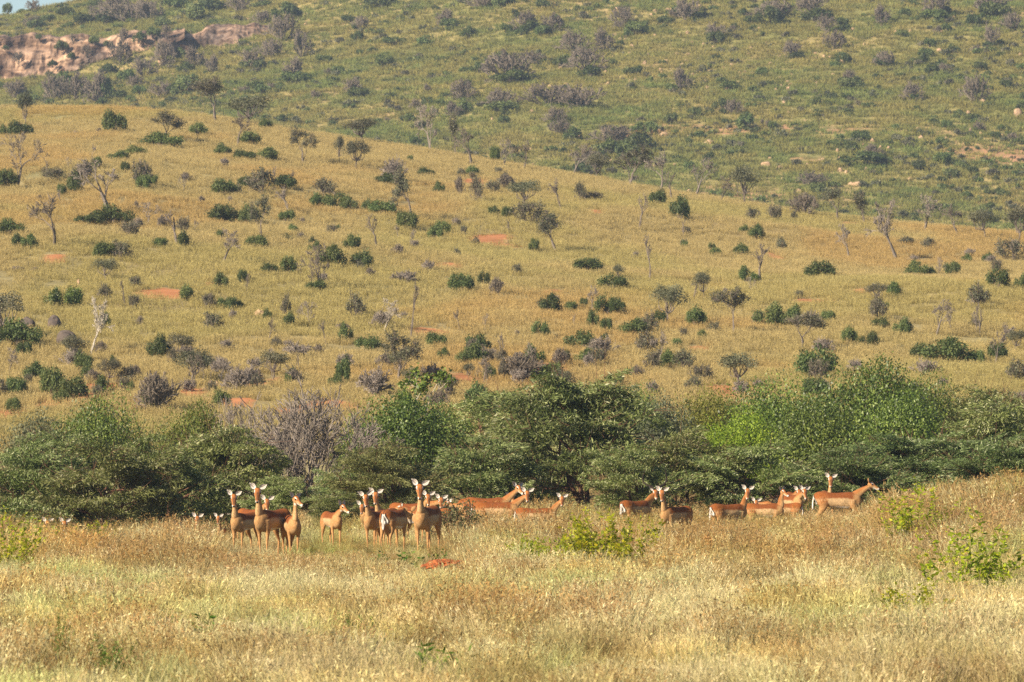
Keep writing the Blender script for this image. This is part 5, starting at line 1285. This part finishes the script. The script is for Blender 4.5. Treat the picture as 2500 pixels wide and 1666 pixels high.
n1 = 125000
yy = rngG.uniform(205, 476, n1); xx = rngG.uniform(-1, 1, n1) * (0.110 * yy + 14)
yr = ridge_y(xx)
so = soil_at(xx, yy) * 1.1
q = (yy < yr + 6) & (rngG.uniform(0, 1, n1) > so * 0.88) & (fbm(xx / 3.0, yy / 5.0, 15, 3) > 0.24)
xx = xx[q]; yy = yy[q]
g = ss(0.50, 0.68, fbm(xx / 14.0, yy / 30.0, 19, 4)); r_ = ss(0.52, 0.70, fbm(xx / 10.0 + 40, yy / 24.0, 29, 4))
tn = np.ones((len(xx), 3)); tn = tn * (1 - 0.32 * g[:, None]) + np.array((0.74, 0.92, 0.60)) * 0.32 * g[:, None]
tn = tn * (1 - 0.45 * r_[:, None]) + np.array((1.05, 0.82, 0.66)) * 0.45 * r_[:, None]
tn *= (1 + rngG.normal(size=(len(xx), 1)) * 0.10)
scatter('hillside_grass', hillg, np.stack([xx, yy, Z(xx, yy)], 1), rngG.uniform(0.5, 1.0, len(xx)), np.clip(tn, 0.3, 1.6), 'golden dry grass clothing the whole hillside', 5)

n2 = 112000
yy = rngG.uniform(630, 1004, n2); xx = rngG.uniform(-1, 1, n2) * (0.112 * yy + 18)
so = mount_soil(xx, yy)
q = rngG.uniform(0, 1, n2) > so * 1.1
xx = xx[q]; yy = yy[q]
g = 0.5 * ss(0.42, 0.66, fbm(xx / 9.0, yy / 12.0, 119, 4)) + 0.5 * ss(0.35, 0.7, fbm(xx / 2.5, yy / 4.0, 120, 3)); tn = (1 - g[:, None]) * np.array((1.22, 1.06, 0.96)) + g[:, None] * np.array((0.76, 0.92, 0.78))
tn *= (1 + rngG.normal(size=(len(xx), 1)) * 0.16)
scatter('mountain_grass', mtg, np.stack([xx, yy, Z(xx, yy)], 1), rngG.uniform(0.5, 1.3, len(xx)), np.clip(tn, 0.25, 1.7), 'green and tan grass clothing the mountainside', 6)

scr = []
for k in range(4):
    st_, lv_ = make_bush(700 + k, 1.5, 0.85, 260, 0.20, 9, stem=0.03); lv_.materials.append(M['farbush'] if k < 2 else M['farbush2']); scr.append(lv_)
n3 = 12500
yy = rngG.uniform(640, 1002, n3); xx = rngG.uniform(-1, 1, n3) * (0.112 * yy + 18)
q = (fbm(xx / 14.0, yy / 20.0, 131, 3) > rngG.uniform(0.30, 0.62, n3))
xx = xx[q]; yy = yy[q]
o = scatter('mountain_scrub', scr, np.stack([xx, yy, Z(xx, yy) - 0.05], 1), rngG.uniform(0.35, 1.15, len(xx)) ** 1.2, np.ones((len(xx), 3)), 'carpet of tiny green and grey shrubs over the mountainside', 8)
o['category'] = 'scrub'
n4 = 2500
rk = []
for k in range(3):
    a = rock_mesh(80 + k, 2); a.materials.append(M['rock_tan']); rk.append(a)
yy = rngG.uniform(640, 960, n4); xx = rngG.uniform(-1, 1, n4) * (0.0833 * yy + 12)
c = xx / yy * F + 1250
q = fbm(xx / 18.0, yy / 25.0, 141, 3) > rngG.uniform(0.42, 0.68, n4) + 0.12 * ss(1500, 1100, c)
xx = xx[q]; yy = yy[q]
o = scatter('scattered_stones', rk, np.stack([xx, yy, Z(xx, yy) + 0.05], 1), rngG.uniform(0.25, 0.75, len(xx)), np.ones((len(xx), 3)), 'small pale stones strewn over the mountainside', 9)
o['category'] = 'stones'

# ------------------------------------------------------------------ haze
def haze_box():
    x0, x1, y0, y1, z0, z1 = -340, 340, -45, 1410, -60, 125
    V = [(x, y, z) for x in (x0, x1) for y in (y0, y1) for z in (z0, z1)]
    Fq = [(0, 1, 3, 2), (4, 6, 7, 5), (0, 4, 5, 1), (2, 3, 7, 6), (0, 2, 6, 4), (1, 5, 7, 3)]
    me = build_mesh('haze', np.array(V), [np.array(Fq)])
    m, n, l = nt('haze_air'); out = N(n, 'ShaderNodeOutputMaterial'); v = N(n, 'ShaderNodeVolumePrincipled')
    v.inputs['Color'].default_value = (0.66, 0.80, 1.0, 1); v.inputs['Density'].default_value = 0.00018; v.inputs['Anisotropy'].default_value = 0.2
    l.new(v.outputs[0], out.inputs['Volume'])
    o = mk('haze', me, None, m); o['kind'] = 'stuff'; tag(o, 'thin bluish haze between the field and the mountain', 'haze')
haze_box()
